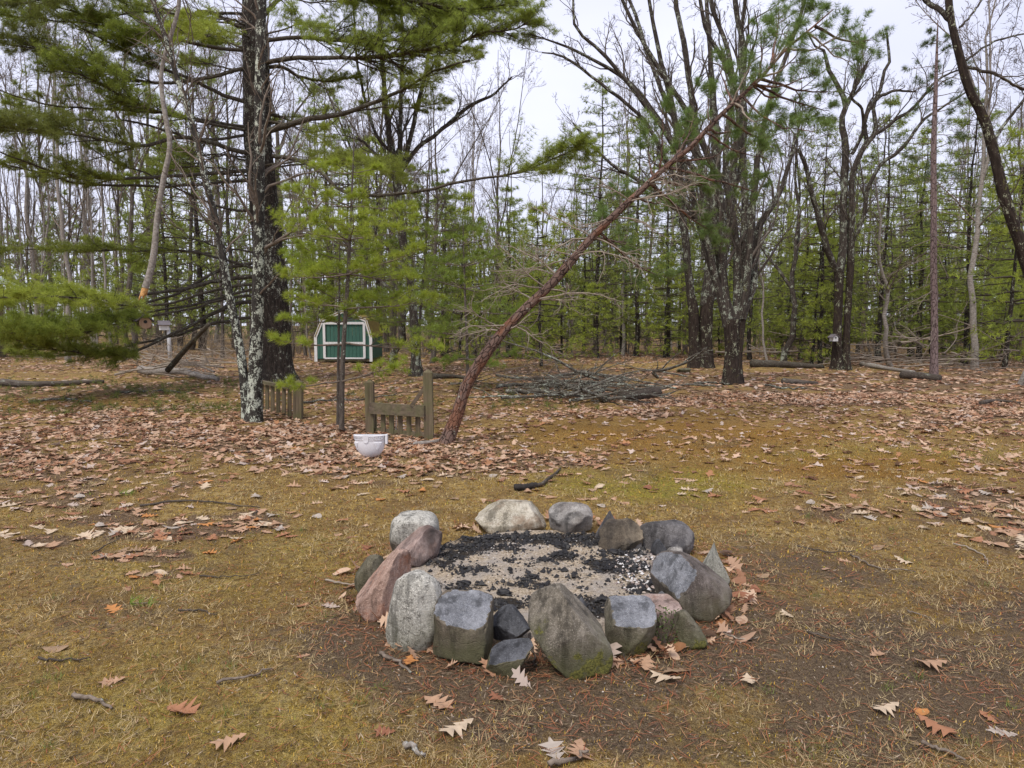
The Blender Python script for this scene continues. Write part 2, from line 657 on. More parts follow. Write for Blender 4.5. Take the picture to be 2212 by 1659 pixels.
LEAFBLOBS = [(300, 925, 470, 55, .75), (700, 955, 330, 55, 1.0), (850, 1000, 260, 45, 1.0), (1060, 975, 150, 55, .8), (100, 1000, 300, 45, .9),
             (250, 1055, 330, 30, .5), (380, 1130, 230, 34, 1.5), (90, 1165, 80, 14, 1.2), (310, 1200, 110, 14, 1.0), (340, 1240, 70, 18, .7), (150, 1080, 200, 30, .5),
             (1250, 990, 120, 22, .7), (1500, 862, 420, 22, .9), (1900, 855, 420, 40, .95), (2120, 900, 220, 50, .7), (1850, 940, 420, 18, .45),
             (2080, 1085, 170, 52, 1.1), (1830, 1105, 170, 22, .7), (1730, 1075, 110, 14, .5), (2190, 1150, 90, 55, .8), (1230, 1210, 70, 12, .0),
             (1600, 1285, 50, 22, .6), (1400, 1450, 80, 24, .5), (780, 1235, 50, 14, .5), (2000, 960, 250, 20, .35), (1300, 900, 330, 16, .7), (2150, 1010, 140, 26, .5),
             (1130, 1480, 60, 12, .3)]


def leaf_density(x, y):
    px, py = safe_pic(x, y)
    d = 0.018 + 0 * px
    far = np.clip((880 - py) / 40, 0, 1) * np.where(px > 800, 0.75, 0.6)
    d = np.maximum(d, far)
    for cx, cy, rx, ry, a in LEAFBLOBS:
        d = np.maximum(d, a * blob(px, py, cx, cy, rx, ry))
    d = np.maximum(d, 0.25 * np.clip((1080 - py) / 150, 0, 1))
    m = blob(px, py, 1480, 945, 330, 42)
    m = np.maximum(m, blob(px, py, 1750, 985, 300, 30))
    d = d * (1 - 0.88 * m)
    for cx, cy, rx, ry in ((1700, 800, 260, 9), (1350, 795, 300, 8), (100, 812, 200, 12), (1000, 815, 160, 8)):
        d = d * (1 - 0.75 * blob(px, py, cx, cy, rx, ry))
    n = vnoise(x, y, 2.1, 1.0) * .6 + vnoise(x, y, 6.3, 17.0) * .4
    d = d * np.clip(0.42 + 2.2 * (n - 0.34), 0.06, 1.4)
    d = np.maximum(d, 0.10 * np.clip((1120 - py) / 60, 0, 1))
    return np.clip(d, 0, 1)


def dirt_mask(x, y):
    px, py = safe_pic(x, y)
    d = blob(px, py, 1180, 1400, 600, 170) * 1.15
    d = np.maximum(d, 0.9 * blob(px, py, 1900, 1480, 420, 210))
    d = np.maximum(d, 0.55 * blob(px, py, 1750, 1240, 300, 60))
    d = np.maximum(d, 0.7 * blob(px, py, 2150, 1330, 200, 50))
    d = np.maximum(d, 0.5 * blob(px, py, 2150, 1550, 260, 110))
    d = np.maximum(d, 0.75 * blob(px, py, 1350, 1560, 620, 90))
    d = np.maximum(d, 0.42 * blob(px, py, 1950, 1300, 500, 130))
    d = np.maximum(d, 0.30 * np.clip(vnoise(x, y, 1.3, 71.0) * 2 - .7, 0, 1))
    n = vnoise(x, y, 3.7, 5.0)
    return np.clip(d * (0.45 + 1.1 * n), 0, 1)


def moss_mask(x, y):
    px, py = safe_pic(x, y)
    d = blob(px, py, 1480, 945, 380, 55)
    d = np.maximum(d, 0.9 * blob(px, py, 1850, 1010, 380, 32))
    d = np.maximum(d, 0.8 * blob(px, py, 2130, 1290, 160, 40))
    d = np.maximum(d, 0.5 * blob(px, py, 120, 870, 200, 20))
    return np.clip(d * (0.5 + vnoise(x, y, 2.9, 9.0)), 0, 1)


def green_mask(x, y):
    px, py = safe_pic(x, y)
    d = blob(px, py, 1400, 1045, 220, 40)
    d = np.maximum(d, 0.3 * blob(px, py, 1650, 1590, 300, 60))
    d = np.maximum(d, 0.35 * blob(px, py, 300, 1560, 520, 150))
    d = np.maximum(d, 0.3 * blob(px, py, 550, 1230, 330, 90))
    d = np.maximum(d, 0.6 * blob(px, py, 1900, 990, 380, 25))
    return np.clip(d * (0.35 + 1.2 * vnoise(x, y, 3.3, 12.0)), 0, 1)


def graded(lo, hi, step, out, k):
    a = list(np.arange(lo, hi + 1e-6, step))
    s = step
    while a[-1] < out:
        s *= k
        a.append(a[-1] + s)
    return a


xs_p = graded(0, 3.2, 0.035, 420, 1.06)
xs = np.array([-v for v in xs_p[::-1][:-1]] + xs_p)
ys_neg = graded(0, 0.3, 0.12, 300, 1.25)
ys = np.array([1.5 - v for v in ys_neg[::-1][:-1]] + list(1.5 + np.array(graded(0, 5.0, 0.035, 600, 1.045))))
GX, GY = np.meshgrid(xs, ys)
GZ = gz(GX, GY)
near = np.clip(1 - (np.hypot(GX, GY - 4) - 6) / 8, 0, 1)
GZ = GZ + near * (0.006 * (vnoise(GX, GY, 9, 3.0) - .5) + 0.010 * (vnoise(GX, GY, 23, 4.0) - .5) * (1 - 0.5 * dirt_mask(GX, GY)) + RNG.normal(0, 0.0016, GX.shape))
ny, nx = GX.shape
g = Geo()
idx = np.arange(ny * nx).reshape(ny, nx)
Q = np.stack([idx[:-1, :-1], idx[:-1, 1:], idx[1:, 1:], idx[1:, :-1]], -1).reshape(-1, 4)
mk = np.stack([leaf_density(GX, GY), dirt_mask(GX, GY), moss_mask(GX, GY)], -1).reshape(-1, 3)
gm = green_mask(GX, GY).reshape(-1)
g.add(np.stack([GX, GY, GZ], -1).reshape(-1, 3), None, Q, mk, np.stack([gm, gm, gm], 1))

m, nt, out = mat('ground_moss_and_soil')
tc = nt.nodes.new('ShaderNodeTexCoord').outputs['Object']
mask = nt.nodes.new('ShaderNodeSeparateColor')
nt.links.new(attr(nt, 'Col').outputs['Color'], mask.inputs[0])
gsep = nt.nodes.new('ShaderNodeSeparateXYZ')
nt.links.new(attr(nt, 'bc').outputs['Vector'], gsep.inputs[0])
nb = noise_(nt, tc, 1.7, 5, 0.62)
nm = noise_(nt, tc, 9, 5, 0.7)
nf = noise_(nt, tc, 55, 4, 0.75)
nff = noise_(nt, tc, 190, 3, 0.8)
ns = noise_(nt, tc, 34, 5, 0.75, (1, 0.55, 1))
base = ramp(nt, math_(nt, 'ADD', math_(nt, 'MULTIPLY', nm, .55), math_(nt, 'MULTIPLY', nf, .45)), [(0.37, (0.045, 0.024, 0.010)), (0.45, (0.22, 0.125, 0.026)), (0.52, (0.42, 0.26, 0.05)), (0.62, (0.66, 0.47, 0.18))])
base = mix(nt, ramp(nt, ns, [(0.42, 0.0), (0.62, 0.75)]), base, (0.50, 0.37, 0.17))
nmid = noise_(nt, tc, 21, 4, 0.7)
base = mix(nt, ramp(nt, nmid, [(0.39, .7), (0.48, 0.0)]), base, (0.10, 0.058, 0.024))
base = mix(nt, ramp(nt, nb, [(0.44, 0.0), (0.60, 0.7)]), base, (0.22, 0.125, 0.045))
green = ramp(nt, nf, [(0.38, (0.14, 0.125, 0.012)), (0.58, (0.42, 0.36, 0.03))])
base = mix(nt, math_(nt, 'MULTIPLY', gsep.outputs[0], ramp(nt, nm, [(0.35, 0.2), (0.6, 1.0)])), base, green)
orange = ramp(nt, nf, [(0.34, (0.11, 0.05, 0.012)), (0.5, (0.31, 0.155, 0.022)), (0.66, (0.45, 0.27, 0.06))])
base = mix(nt, math_(nt, 'MULTIPLY', mask.outputs[2], 0.9), base, orange)
dirt = ramp(nt, nf, [(0.32, (0.030, 0.021, 0.016)), (0.46, (0.095, 0.066, 0.046)), (0.58, (0.18, 0.13, 0.09)), (0.72, (0.30, 0.23, 0.165))])
dirt = mix(nt, ramp(nt, nb, [(0.45, 0.0), (0.65, 0.6)]), dirt, (0.17, 0.115, 0.07))
df = math_(nt, 'ADD', mask.outputs[1], math_(nt, 'MULTIPLY', math_(nt, 'SUBTRACT', nm, 0.5), 1.3))
base = mix(nt, ramp(nt, df, [(0.22, 0.0), (0.62, 0.9)]), base, dirt)
lit = ramp(nt, nf, [(0.36, (0.05, 0.028, 0.018)), (0.5, (0.15, 0.09, 0.055)), (0.64, (0.34, 0.235, 0.16))])
lf = math_(nt, 'ADD', mask.outputs[0], math_(nt, 'MULTIPLY', math_(nt, 'SUBTRACT', nm, 0.5), 0.9))
base = mix(nt, ramp(nt, lf, [(0.30, 0.0), (0.6, 0.85)]), base, lit)
base = mix(nt, ramp(nt, nff, [(0.38, 0.85), (0.5, 0.0)]), base, (0.04, 0.028, 0.014))
base = mix(nt, ramp(nt, nff, [(0.57, 0.0), (0.68, 0.65)]), base, (0.50, 0.42, 0.26))
hh = math_(nt, 'ADD', math_(nt, 'MULTIPLY', nf, 0.6), math_(nt, 'ADD', math_(nt, 'MULTIPLY', nff, 0.35), math_(nt, 'MULTIPLY', nm, 0.8)))
surf(nt, out, base, 0.95, hh, 1.0, 0.035, 0.15)
M_GROUND = m
g.build('ground', M_GROUND, kind='structure')

# ---------------- sites of things that keep litter away
PIT_C = G(1180, 1240)[:2]
PIT_RX, PIT_RY = 1.02, 0.95


def in_pit(x, y, k=1.0):
    return ((x - PIT_C[0]) / (PIT_RX * k)) ** 2 + ((y - PIT_C[1]) / (PIT_RY * k)) ** 2 < 1


# ---------------- oak leaves
def leaf_mesh(n_st, curl, bend, seed, L=1.0, lobes=True):
    """flat lobed leaf, x across, y from stem to tip, length 1"""
    g_ = np.random.default_rng(seed)
    s = np.linspace(0.0, 1.0, n_st)
    env = np.sin(np.pi * np.clip(s * 0.94 + 0.03, 0, 1)) ** 0.6 * (0.22 + 0.16 * s)
    V, T = [], []
    for k, t in enumerate(s):
        wl = wr = env[k]
        if lobes:
            f = g_.uniform(1.0, 1.4) if k % 2 else g_.uniform(.32, .5)
            wl *= f * g_.uniform(0.8, 1.15)
            wr *= f * g_.uniform(0.8, 1.15)
        if k in (0, n_st - 1):
            wl = wr = 0.012
        fwd = 0.08 if (lobes and k % 2) else 0.0
        for w, sg in ((wl, -1), (0, 0), (wr, 1)):
            z = curl * (w / 0.3) ** 2 * 0.10 + bend * .45 * (t - 0.5) ** 2 + g_.normal(0, 0.016)
            V.append([sg * w, t - 0.5 + (fwd if sg else 0), z])
    for k in range(n_st - 1):
        a = k * 3
        for q in ((a, a + 1, a + 4, a + 3), (a + 1, a + 2, a + 5, a + 4)):
            T += [[q[0], q[1], q[2]], [q[0], q[2], q[3]]]
    V = np.array(V) * L
    V[:, 2] -= V[:, 2].min() - 0.004
    return V, np.array(T)


def leaf_colors(n, gen=RNG):
    pal = np.array([(0.42, 0.285, 0.195), (0.50, 0.37, 0.265), (0.36, 0.215, 0.135), (0.27, 0.145, 0.085), (0.15, 0.07, 0.04), (0.47, 0.40, 0.35), (0.38, 0.20, 0.10)])
    w = np.array([.30, .22, .17, .12, .07, .07, .05])
    c = pal[gen.choice(len(pal), n, p=w / w.sum())] * np.array([1.05, .98, .93])
    return np.clip(c * gen.uniform(0.75, 1.15, (n, 1)), 0, 1)


def scatter_leaves(geo, x, y, size, temps, tilt, gen=RNG, lift=0.0):
    n = len(x)
    z = gz(x, y) + lift
    a = gen.uniform(0, 6.283, n)
    tx, ty = gen.normal(0, tilt, n), gen.normal(0, tilt, n)
    ca, sa = np.cos(a), np.sin(a)
    cols = leaf_colors(n, gen)
    ti = gen.integers(0, len(temps), n)
    flip = np.where(gen.random(n) < 0.3, -1.0, 1.0)
    for k, (V, T) in enumerate(temps):
        s = np.where(ti == k)[0]
        if not len(s):
            continue
        v = V[None] * size[s][:, None, None]
        vx = v[..., 0] * ca[s][:, None] - v[..., 1] * sa[s][:, None]
        vy = v[..., 0] * sa[s][:, None] + v[..., 1] * ca[s][:, None]
        vz = np.abs(v[..., 2]) + np.abs(tx[s]) [:, None] * 0.0
        vz = v[..., 2] + vx * tx[s][:, None] + vy * ty[s][:, None]
        vz = vz - vz.min(1, keepdims=True) * 0.75 + 0.003
        P = np.stack([vx + x[s][:, None], vy + y[s][:, None], vz + z[s][:, None]], -1)
        m_ = V.shape[0]
        TT = (T[None] + (np.arange(len(s)) * m_)[:, None, None]).reshape(-1, 3)
        c = np.repeat(cols[s][:, None, :], m_, 1)
        geo.add(P.reshape(-1, 3), TT, None, c.reshape(-1, 3))


LEAF_NEAR = [leaf_mesh(10, c, b, 10 + i) for i, (c, b) in enumerate(((.35, .25), (.8, .1), (-.5, .4), (.15, .6), (1.1, .3), (.3, -.35)))]
LEAF_NEAR += [leaf_mesh(6, c, b, 70 + i, lobes=False) for i, (c, b) in enumerate(((.9, .3), (-.6, .5)))]
LEAF_MID = [leaf_mesh(6, c, b, 30 + i) for i, (c, b) in enumerate(((.6, .3), (.9, .2), (-.6, .5), (.3, .7), (1.3, -.3)))]
LEAF_FAR = [leaf_mesh(3, c, b, 50 + i, lobes=False) for i, (c, b) in enumerate(((.7, .4), (1.0, .2), (-.7, .6)))]

# candidate leaf places: rejection by density
def sample_leaves(n, y0, y1, k, gen=RNG):
    """uniform over the wedge the place shows, a good deal wider than the picture"""
    y = np.sqrt(gen.uniform(y0 ** 2, y1 ** 2, n))
    x = gen.uniform(-1, 1, n) * (y * 0.86 + 1.2)
    d = leaf_density(x, y)
    ok = gen.random(n) < d * k
    ok &= ~in_pit(x, y, 1.05)
    return x[ok], y[ok]


lx, ly = sample_leaves(9500, 2.0, 7.0, 0.62)
dist = np.hypot(lx, ly)
size = RNG.uniform(0.07, 0.155, len(lx))
order = np.argsort(-(size / dist))
SPECIFIC = [(945, 1520, .15, 0, 'broad brown oak leaf lying flat on the bare soil in front of the fire ring'),
            (987, 1584, .155, 1, 'pale cream oak leaf with pointed lobes lying near the bottom edge of the photo'),
            (1197, 1633, .12, 5, 'upright tan oak leaf at the bottom edge beside a short grey stick'),
            (1074, 1511, .085, 3, 'small brown oak leaf between the ring of stones and the pale cream leaf'),
            (1440, 1468, .15, 1, 'large light oak leaf in front of the flat-topped stone'),
            (1395, 1440, .13, 0, 'oak leaf leaning at the foot of the flat-topped stone'),
            (1618, 1468, .10, 1, 'lone star-shaped oak leaf on dark soil right of the fire ring'),
            (2010, 1450, .17, 0, 'wide tan oak leaf lying alone on the grass at the right'),
            (1915, 1540, .13, 1, 'narrow pale oak leaf with a folded edge at the lower right'),
            (2022, 1582, .14, 2, 'reddish oak leaf with long lobes near the lower right corner'),
            (2140, 1560, .10, 2, 'orange brown oak leaf near the right edge above the grey leaf'),
            (2165, 1590, .10, 5, 'grey weathered oval leaf in the lower right corner'),
            (243, 1468, .10, 0, 'lone oak leaf on the moss at the lower left above the bent twig'),
            (497, 1612, .12, 0, 'pinkish oak leaf on the moss near the bottom left'),
            (832, 1585, .08, 3, 'small rust red leaf left of the pale cream oak leaf'),
            (655, 1425, .07, 0, 'small curled leaf at the edge of the dark soil left of the ring'),
            (885, 1437, .10, 6, 'orange oak leaf at the foot of the speckled oval stone'),
            (725, 1158, .11, 0, 'curled oak leaf on the moss behind the left stones'),
            (1700, 1333, .09, 1, 'pale leaf standing on edge on the soil to the right of the ring'),
            (1950, 1212, .13, 1, 'pale oak leaf left of the bright moss patch at the right'),
            (1550, 1232, .10, 0, 'leaf lying just behind the light triangular stone'),
            (1725, 1100, .12, 0, 'leaf on the golden moss beyond the ring')]
PALX = [(0.42, 0.26, 0.16), (0.55, 0.43, 0.30), (0.36, 0.17, 0.09), (0.26, 0.11, 0.06), (0.3, 0.2, 0.12), (0.42, 0.36, 0.30), (0.50, 0.22, 0.07)]
leaf_meshes = []
for i, (V, T) in enumerate(LEAF_NEAR):
    for j, c in enumerate(PALX):
        q = Geo()
        cc = np.repeat(np.array(c)[None], len(V), 0) * (0.85 + 0.3 * RNG.random((len(V), 1)))
        q.add(V, T, None, cc)
        leaf_meshes.append(q.mesh('fallen_leaf', M_LEAF))


def place_leaf(x, y, s, shape, colr, label, group, rot=None):
    o = bpy.data.objects.new('fallen_leaf', leaf_meshes[shape * len(PALX) + colr])
    COL.objects.link(o)
    o.location = (x, y, float(gz(x, y)) + 0.002)
    o.scale = (s, s, s)
    o.rotation_euler = (random.gauss(0, .09), random.gauss(0, .09), random.uniform(0, 6.28) if rot is None else rot)
    tag(o, label, 'leaf', group)


for (px, py, s, c, lab) in SPECIFIC:
    p = G(px, py)
    place_leaf(p[0], p[1], s, RNG.integers(0, 4), c, lab, 'oak leaves scattered over the ground')
take = order[:240]
rest = order[240:]
CNAME = ['tan', 'pale cream', 'reddish brown', 'dark brown', 'dull brown', 'grey', 'orange']
for i in take:
    px, py = to_pic(lx[i], ly[i])
    c_ = int(RNG.choice(7, p=[.34, .22, .14, .08, .08, .08, .06]))
    if py < 1180:
        where = 'in the leaf drift at the far left' if px < 250 else 'in the leaf drift left of the ring' if px < 620 else 'below the planter' if px < 950 else 'on the golden moss behind the ring' if px < 1550 else 'in the drift behind the ring at the right' if px < 1950 else 'in the thick drift at the right edge'
    elif py < 1400:
        where = 'on the moss at the left' if px < 700 else 'close beside the ring at its left' if px < 1100 else 'close beside the ring at its right' if px < 1750 else 'on the grass at the right'
    else:
        where = 'on the moss at the lower left' if px < 700 else 'on the soil in front of the ring' if px < 1550 else 'on the soil at the lower right'
    lab = '%s%s oak leaf %s' % ('large ' if size[i] > .145 else 'small ' if size[i] < .11 else '', CNAME[c_], where)
    place_leaf(lx[i], ly[i], size[i], int(RNG.integers(0, 8)), c_, lab, 'oak leaves scattered over the ground')
g = Geo()
scatter_leaves(g, lx[rest], ly[rest], size[rest], LEAF_NEAR[:5], 0.09)
th_ = RNG.uniform(0, 6.283, 620)
rr_ = RNG.normal(1.0, .06, 620) + .03
qx, qy = PIT_C[0] + 1.12 * rr_ * np.cos(th_), PIT_C[1] + 1.14 * rr_ * np.sin(th_)
kq = RNG.random(620) < np.where(np.sin(th_) < .2, .50, .3) * (.3 + vnoise(qx, qy, 4, 91))
scatter_leaves(g, qx[kq], qy[kq], RNG.uniform(.05, .12, kq.sum()), LEAF_NEAR, 0.38)
x, y = sample_leaves(42000, 7.0, 15.0, 1.0)
scatter_leaves(g, x, y, RNG.uniform(0.08, 0.155, len(x)), LEAF_MID, 0.16)
x, y = sample_leaves(60000, 15.0, 38.0, 0.8)
scatter_leaves(g, x, y, RNG.uniform(0.12, 0.23, len(x)), LEAF_FAR, 0.13)
g.build('leaf_litter', M_LEAF, smooth=False, kind='stuff')

# ---------------- short dry grass, moss tips, orange needles, grit
def sample_cover(n, y0, y1, fn, gen=RNG):
    y = y0 * (y1 / y0) ** gen.random(n)
    x = gen.uniform(-1, 1, n) * (y * 0.82 + 0.8)
    ok = (gen.random(n) < fn(x, y)) & ~in_pit(x, y, 0.93)
    return x[ok], y[ok]


def blades(geo, x, y, L, w, lean, cols, gen=RNG):
    n = len(x)
    a = gen.uniform(0, 6.28, n)
    b = gen.uniform(lean[0], lean[1], n)
    d = np.stack([np.cos(a) * np.sin(b), np.sin(a) * np.sin(b), np.cos(b)], 1)
    s = np.stack([-np.sin(a), np.cos(a), 0 * a], 1)
    s += gen.normal(0, .3, s.shape)
    base = np.stack([x, y, gz(x, y) + 0.002], 1)
    V = np.stack([base - s * w[:, None] / 2, base + s * w[:, None] / 2, base + d * L[:, None]], 1)
    geo.add(V.reshape(-1, 3), np.arange(n * 3).reshape(-1, 3), None, np.repeat(cols, 3, 0))


g = Geo()
def cluster(x, y, k, r, gen=RNG):
    x = np.repeat(x, k) + gen.normal(0, r, len(x) * k)
    y = np.repeat(y, k) + gen.normal(0, r, len(y) * k)
    return x, y


x, y = sample_cover(120000, 2.0, 10.0, lambda x, y: (1 - 0.75 * dirt_mask(x, y)) * (1 - .8 * leaf_density(x, y)))
n = len(x)
far = np.clip(y / 4, 0.7, 2.5)
pal = np.array([(0.46, 0.29, 0.055), (0.33, 0.23, 0.03), (0.55, 0.42, 0.18), (0.16, 0.09, 0.025), (0.36, 0.19, 0.05), (0.26, 0.26, 0.04)])
gmv = green_mask(x, y)
mo = moss_mask(x, y)
ci = RNG.choice(6, n, p=[.33, .15, .2, .15, .12, .05])
ci = np.where((RNG.random(n) < gmv * .7), RNG.choice([1, 5, 0], n), ci)
ci = np.where((RNG.random(n) < mo * .7), 4, ci)
blades(g, x, y, RNG.uniform(.007, .024, n) * far ** .5, RNG.uniform(.003, .006, n) * far, (0.1, 1.2), pal[ci] * RNG.uniform(.4, 1.35, (n, 1)))
# straw-like dry grass in tufts
x, y = sample_cover(7000, 2.0, 9.0, lambda x, y: 0.75 * (vnoise(x, y, 4.0, 20.0) > 0.5) * (1 - 0.4 * dirt_mask(x, y)))
x, y = cluster(x, y, 16, .028)
n = len(x)
blades(g, x, y, RNG.uniform(.02, .065, n), RNG.uniform(.0016, .0032, n) * np.clip(y / 3, .8, 2.4), (0.6, 1.5), np.array([(0.47, 0.36, 0.19)]) * RNG.uniform(.45, 1.3, (n, 1)))
# a few green tufts
x, y = sample_cover(160, 2.2, 7.0, lambda x, y: 0.6 + 0 * x)
x, y = cluster(x, y, 26, .02)
n = len(x)
blades(g, x, y, RNG.uniform(.02, .055, n), RNG.uniform(.0015, .003, n), (0.2, 1.2), np.array([(0.17, 0.20, 0.05)]) * RNG.uniform(.6, 1.3, (n, 1)))
g.build('moss_and_dry_grass', M_MOSS, smooth=False, kind='stuff')

# shed orange pine needles: flat slivers, thick round the stones
g = Geo()
def ring_w(x, y):
    r = np.sqrt(((x - PIT_C[0]) / 1.12) ** 2 + ((y - PIT_C[1]) / 1.1) ** 2)
    return np.where(r < 0.92, 0, np.exp(-((r - 1.0) / 0.22) ** 2)) * (y < PIT_C[1] + .6)


x, y = sample_cover(34000, 2.0, 6.5, lambda x, y: 0.10 + 0.38 * dirt_mask(x, y) * (vnoise(x, y, 5, 2) > .45) + ring_w(x, y))
n = len(x)
a = RNG.uniform(0, 3.14, n)
L = RNG.uniform(.04, .11, n)
d = np.stack([np.cos(a), np.sin(a), RNG.normal(0, .12, n)], 1)
s = np.stack([-np.sin(a), np.cos(a), 0 * a], 1)
b = np.stack([x, y, gz(x, y) + RNG.uniform(.004, .016, n)], 1)
w = 0.0016 * np.clip(y / 2.6, 1, 2)[:, None]
mid = b + np.stack([-np.sin(a), np.cos(a), 0 * a], 1) * RNG.normal(0, .006, (n, 1))
V = np.stack([b - d * L[:, None] / 2, mid + s * w, mid - s * w, b + d * L[:, None] / 2], 1)
F = np.array([[0, 2, 1], [1, 2, 3]])
cols = np.array([(0.36, 0.14, 0.06), (0.30, 0.10, 0.05), (0.42, 0.24, 0.12), (0.2, 0.1, 0.06)])[RNG.integers(0, 4, n)]
g.add(V.reshape(-1, 3), (F[None] + (np.arange(n) * 4)[:, None, None]).reshape(-1, 3), None, np.repeat(cols, 4, 0))
g.build('shed_pine_needles', M_MOSS, smooth=False, kind='stuff')


def grit(geo, x, y, r, cols, z=None, gen=RNG):
    """small irregular lumps (octahedra)"""
    n = len(x)
    O = np.array([[1, 0, 0], [0, 1, 0], [-1, 0, 0], [0, -1, 0], [0, 0, 1], [0, 0, -1]], float)
    F = np.array([[0, 1, 4], [1, 2, 4], [2, 3, 4], [3, 0, 4], [1, 0, 5], [2, 1, 5], [3, 2, 5], [0, 3, 5]])
    a = gen.uniform(0, 6.28, n)
    V = O[None] * r[:, None, None] * gen.uniform(.55, 1.3, (n, 6, 3))
    V[..., 2] *= 0.75
    V += gen.normal(0, .12, V.shape) * r[:, None, None]
    X = V[..., 0] * np.cos(a)[:, None] - V[..., 1] * np.sin(a)[:, None] + x[:, None]
    Y = V[..., 0] * np.sin(a)[:, None] + V[..., 1] * np.cos(a)[:, None] + y[:, None]
    zz = gz(x, y) if z is None else z
    Z = V[..., 2] + (zz + r * .3)[:, None]
    geo.add(np.stack([X, Y, Z], -1).reshape(-1, 3), (F[None] + (np.arange(n) * 6)[:, None, None]).reshape(-1, 3), None, np.repeat(cols, 6, 0))


M_GRIT = leafy('grit', 0.85, 0.0)
g = Geo()
x, y = sample_cover(16000, 2.0, 9.0, lambda x, y: 0.35 + 0.5 * (vnoise(x, y, 3.1, 44) > .5))
n = len(x)
a = RNG.uniform(0, 3.14, n)
L = RNG.uniform(.01, .05, n)
d = np.stack([np.cos(a), np.sin(a), RNG.normal(0, .1, n)], 1)
s = np.stack([-np.sin(a), np.cos(a), 0 * a], 1)
b = np.stack([x, y, gz(x, y) + RNG.uniform(.006, .02, n)], 1)
w = (RNG.uniform(.001, .0026, n) * np.clip(y / 3, 1, 2.2))[:, None]
V = np.stack([b - d * L[:, None] / 2, b + s * w, b - s * w, b + d * L[:, None] / 2], 1)
cols = np.array([(0.045, 0.03, 0.02), (0.10, 0.06, 0.04), (0.34, 0.22, 0.14), (0.36, 0.28, 0.2), (.03, .02, .015)])[RNG.integers(0, 5, n)]
g.add(V.reshape(-1, 3), (F[None] + (np.arange(n) * 4)[:, None, None]).reshape(-1, 3), None, np.repeat(cols, 4, 0))
g.build('leaf_crumbs', M_GRIT, smooth=False, kind='stuff')
g = Geo()
x, y = sample_cover(9000, 2.0, 6.0, lambda x, y: 0.06 + 0.8 * dirt_mask(x, y))
n = len(x)
cols = np.array([(0.32, 0.26, 0.2), (0.16, 0.12, 0.09), (0.45, 0.40, 0.34), (0.08, 0.06, 0.05)])[RNG.choice(4, n, p=[.35, .3, .15, .2])]
grit(g, x, y, RNG.uniform(.002, .0055, n), cols)
g.build('soil_grit', M_GRIT, smooth=False, kind='stuff')
# ------------------------------------------------------------------ fire pit
# bed of ash and sand
g = Geo()
nr, na = 60, 160
rr = np.linspace(0, 1, nr)[:, None]
aa = np.linspace(0, 2 * math.pi, na, endpoint=False)[None]
BX = PIT_C[0] + rr * np.cos(aa) * 0.95
BY = PIT_C[1] + rr * np.sin(aa) * 0.90
def bed_z(x, y):
    r = np.sqrt(((x - PIT_C[0]) / .95) ** 2 + ((y - PIT_C[1]) / .90) ** 2)
    return gz(PIT_C[0], PIT_C[1]) + 0.035 + 0.035 * (1 - r ** 2) + 0.012 * (vnoise(x, y, 7, 3) - .5) + 0.012 * (vnoise(x, y, 21, 8) - .5) - np.clip((r - .9) * .8, 0, 1)


BZ = bed_z(BX, BY) + RNG.normal(0, .0015, BX.shape)
idx = np.arange(nr * na).reshape(nr, na)
Q = np.stack([idx[:-1], idx[1:], np.roll(idx[1:], -1, 1), np.roll(idx[:-1], -1, 1)], -1).reshape(-1, 4)
COALS = [(1160, 1163, 200, 14, 1.0), (1020, 1180, 70, 16, .9), (1290, 1165, 60, 16, .9), (985, 1195, 50, 14, .8), (1095, 1185, 60, 14, .6), (1215, 1205, 34, 13, 1.0), (1340, 1225, 80, 22, .9), (1390, 1265, 45, 18, .8),
         (1010, 1232, 60, 14, .5), (1000, 1270, 75, 12, .5), (1140, 1260, 60, 14, .5), (1170, 1270, 40, 14, .55), (1090, 1305, 60, 14, .9), (1290, 1300, 70, 14, .8), (1255, 1250, 35, 10, .4), (960, 1215, 30, 10, .8), (1300, 1320, 45, 12, .9), (1350, 1195, 60, 12, .6), (1200, 1240, 180, 50, .06), (1150, 1215, 90, 8, .4)]
bpx, bpy_ = to_pic(BX, BY, 0.05)
bd = 0
for cx, cy, rx, ry, a in COALS:
    bd = np.maximum(bd, a * blob(bpx, bpy_, cx, cy, rx, ry))
bd = np.clip(bd, 0, 1).reshape(-1, 1)
g.add(np.stack([BX, BY, BZ], -1).reshape(-1, 3), None, Q, np.repeat(bd, 3, 1))
m, nt, out = mat('ash_and_sand')
tc = nt.nodes.new('ShaderNodeTexCoord').outputs['Object']
n1 = noise_(nt, tc, 5, 4, 0.65)
n2 = noise_(nt, tc, 60, 4, 0.75)
n3 = noise_(nt, tc, 220, 3, 0.8)
c = ramp(nt, n2, [(0.35, (0.16, 0.11, 0.07)), (0.46, (0.44, 0.35, 0.24)), (0.62, (0.68, 0.57, 0.43))])
c = mix(nt, ramp(nt, n1, [(0.42, 0.0), (0.62, 0.8)]), c, (0.42, 0.38, 0.34))
c = mix(nt, ramp(nt, n3, [(0.36, 0.8), (0.48, 0.0)]), c, (0.06, 0.05, 0.045))
soot = nt.nodes.new('ShaderNodeSeparateColor')
nt.links.new(attr(nt, 'Col').outputs['Color'], soot.inputs[0])
n4 = noise_(nt, tc, 17, 5, 0.75)
sf = math_(nt, 'ADD', soot.outputs[0], math_(nt, 'MULTIPLY', math_(nt, 'SUBTRACT', n4, .5), 1.7))
c = mix(nt, ramp(nt, sf, [(.42, 0.0), (.56, .93)]), c, (.016, .014, .013))
surf(nt, out, c, 0.95, math_(nt, 'ADD', n2, n3), 1.0, 0.01, 0.1)
g.build('ash_bed', m, kind='stuff')


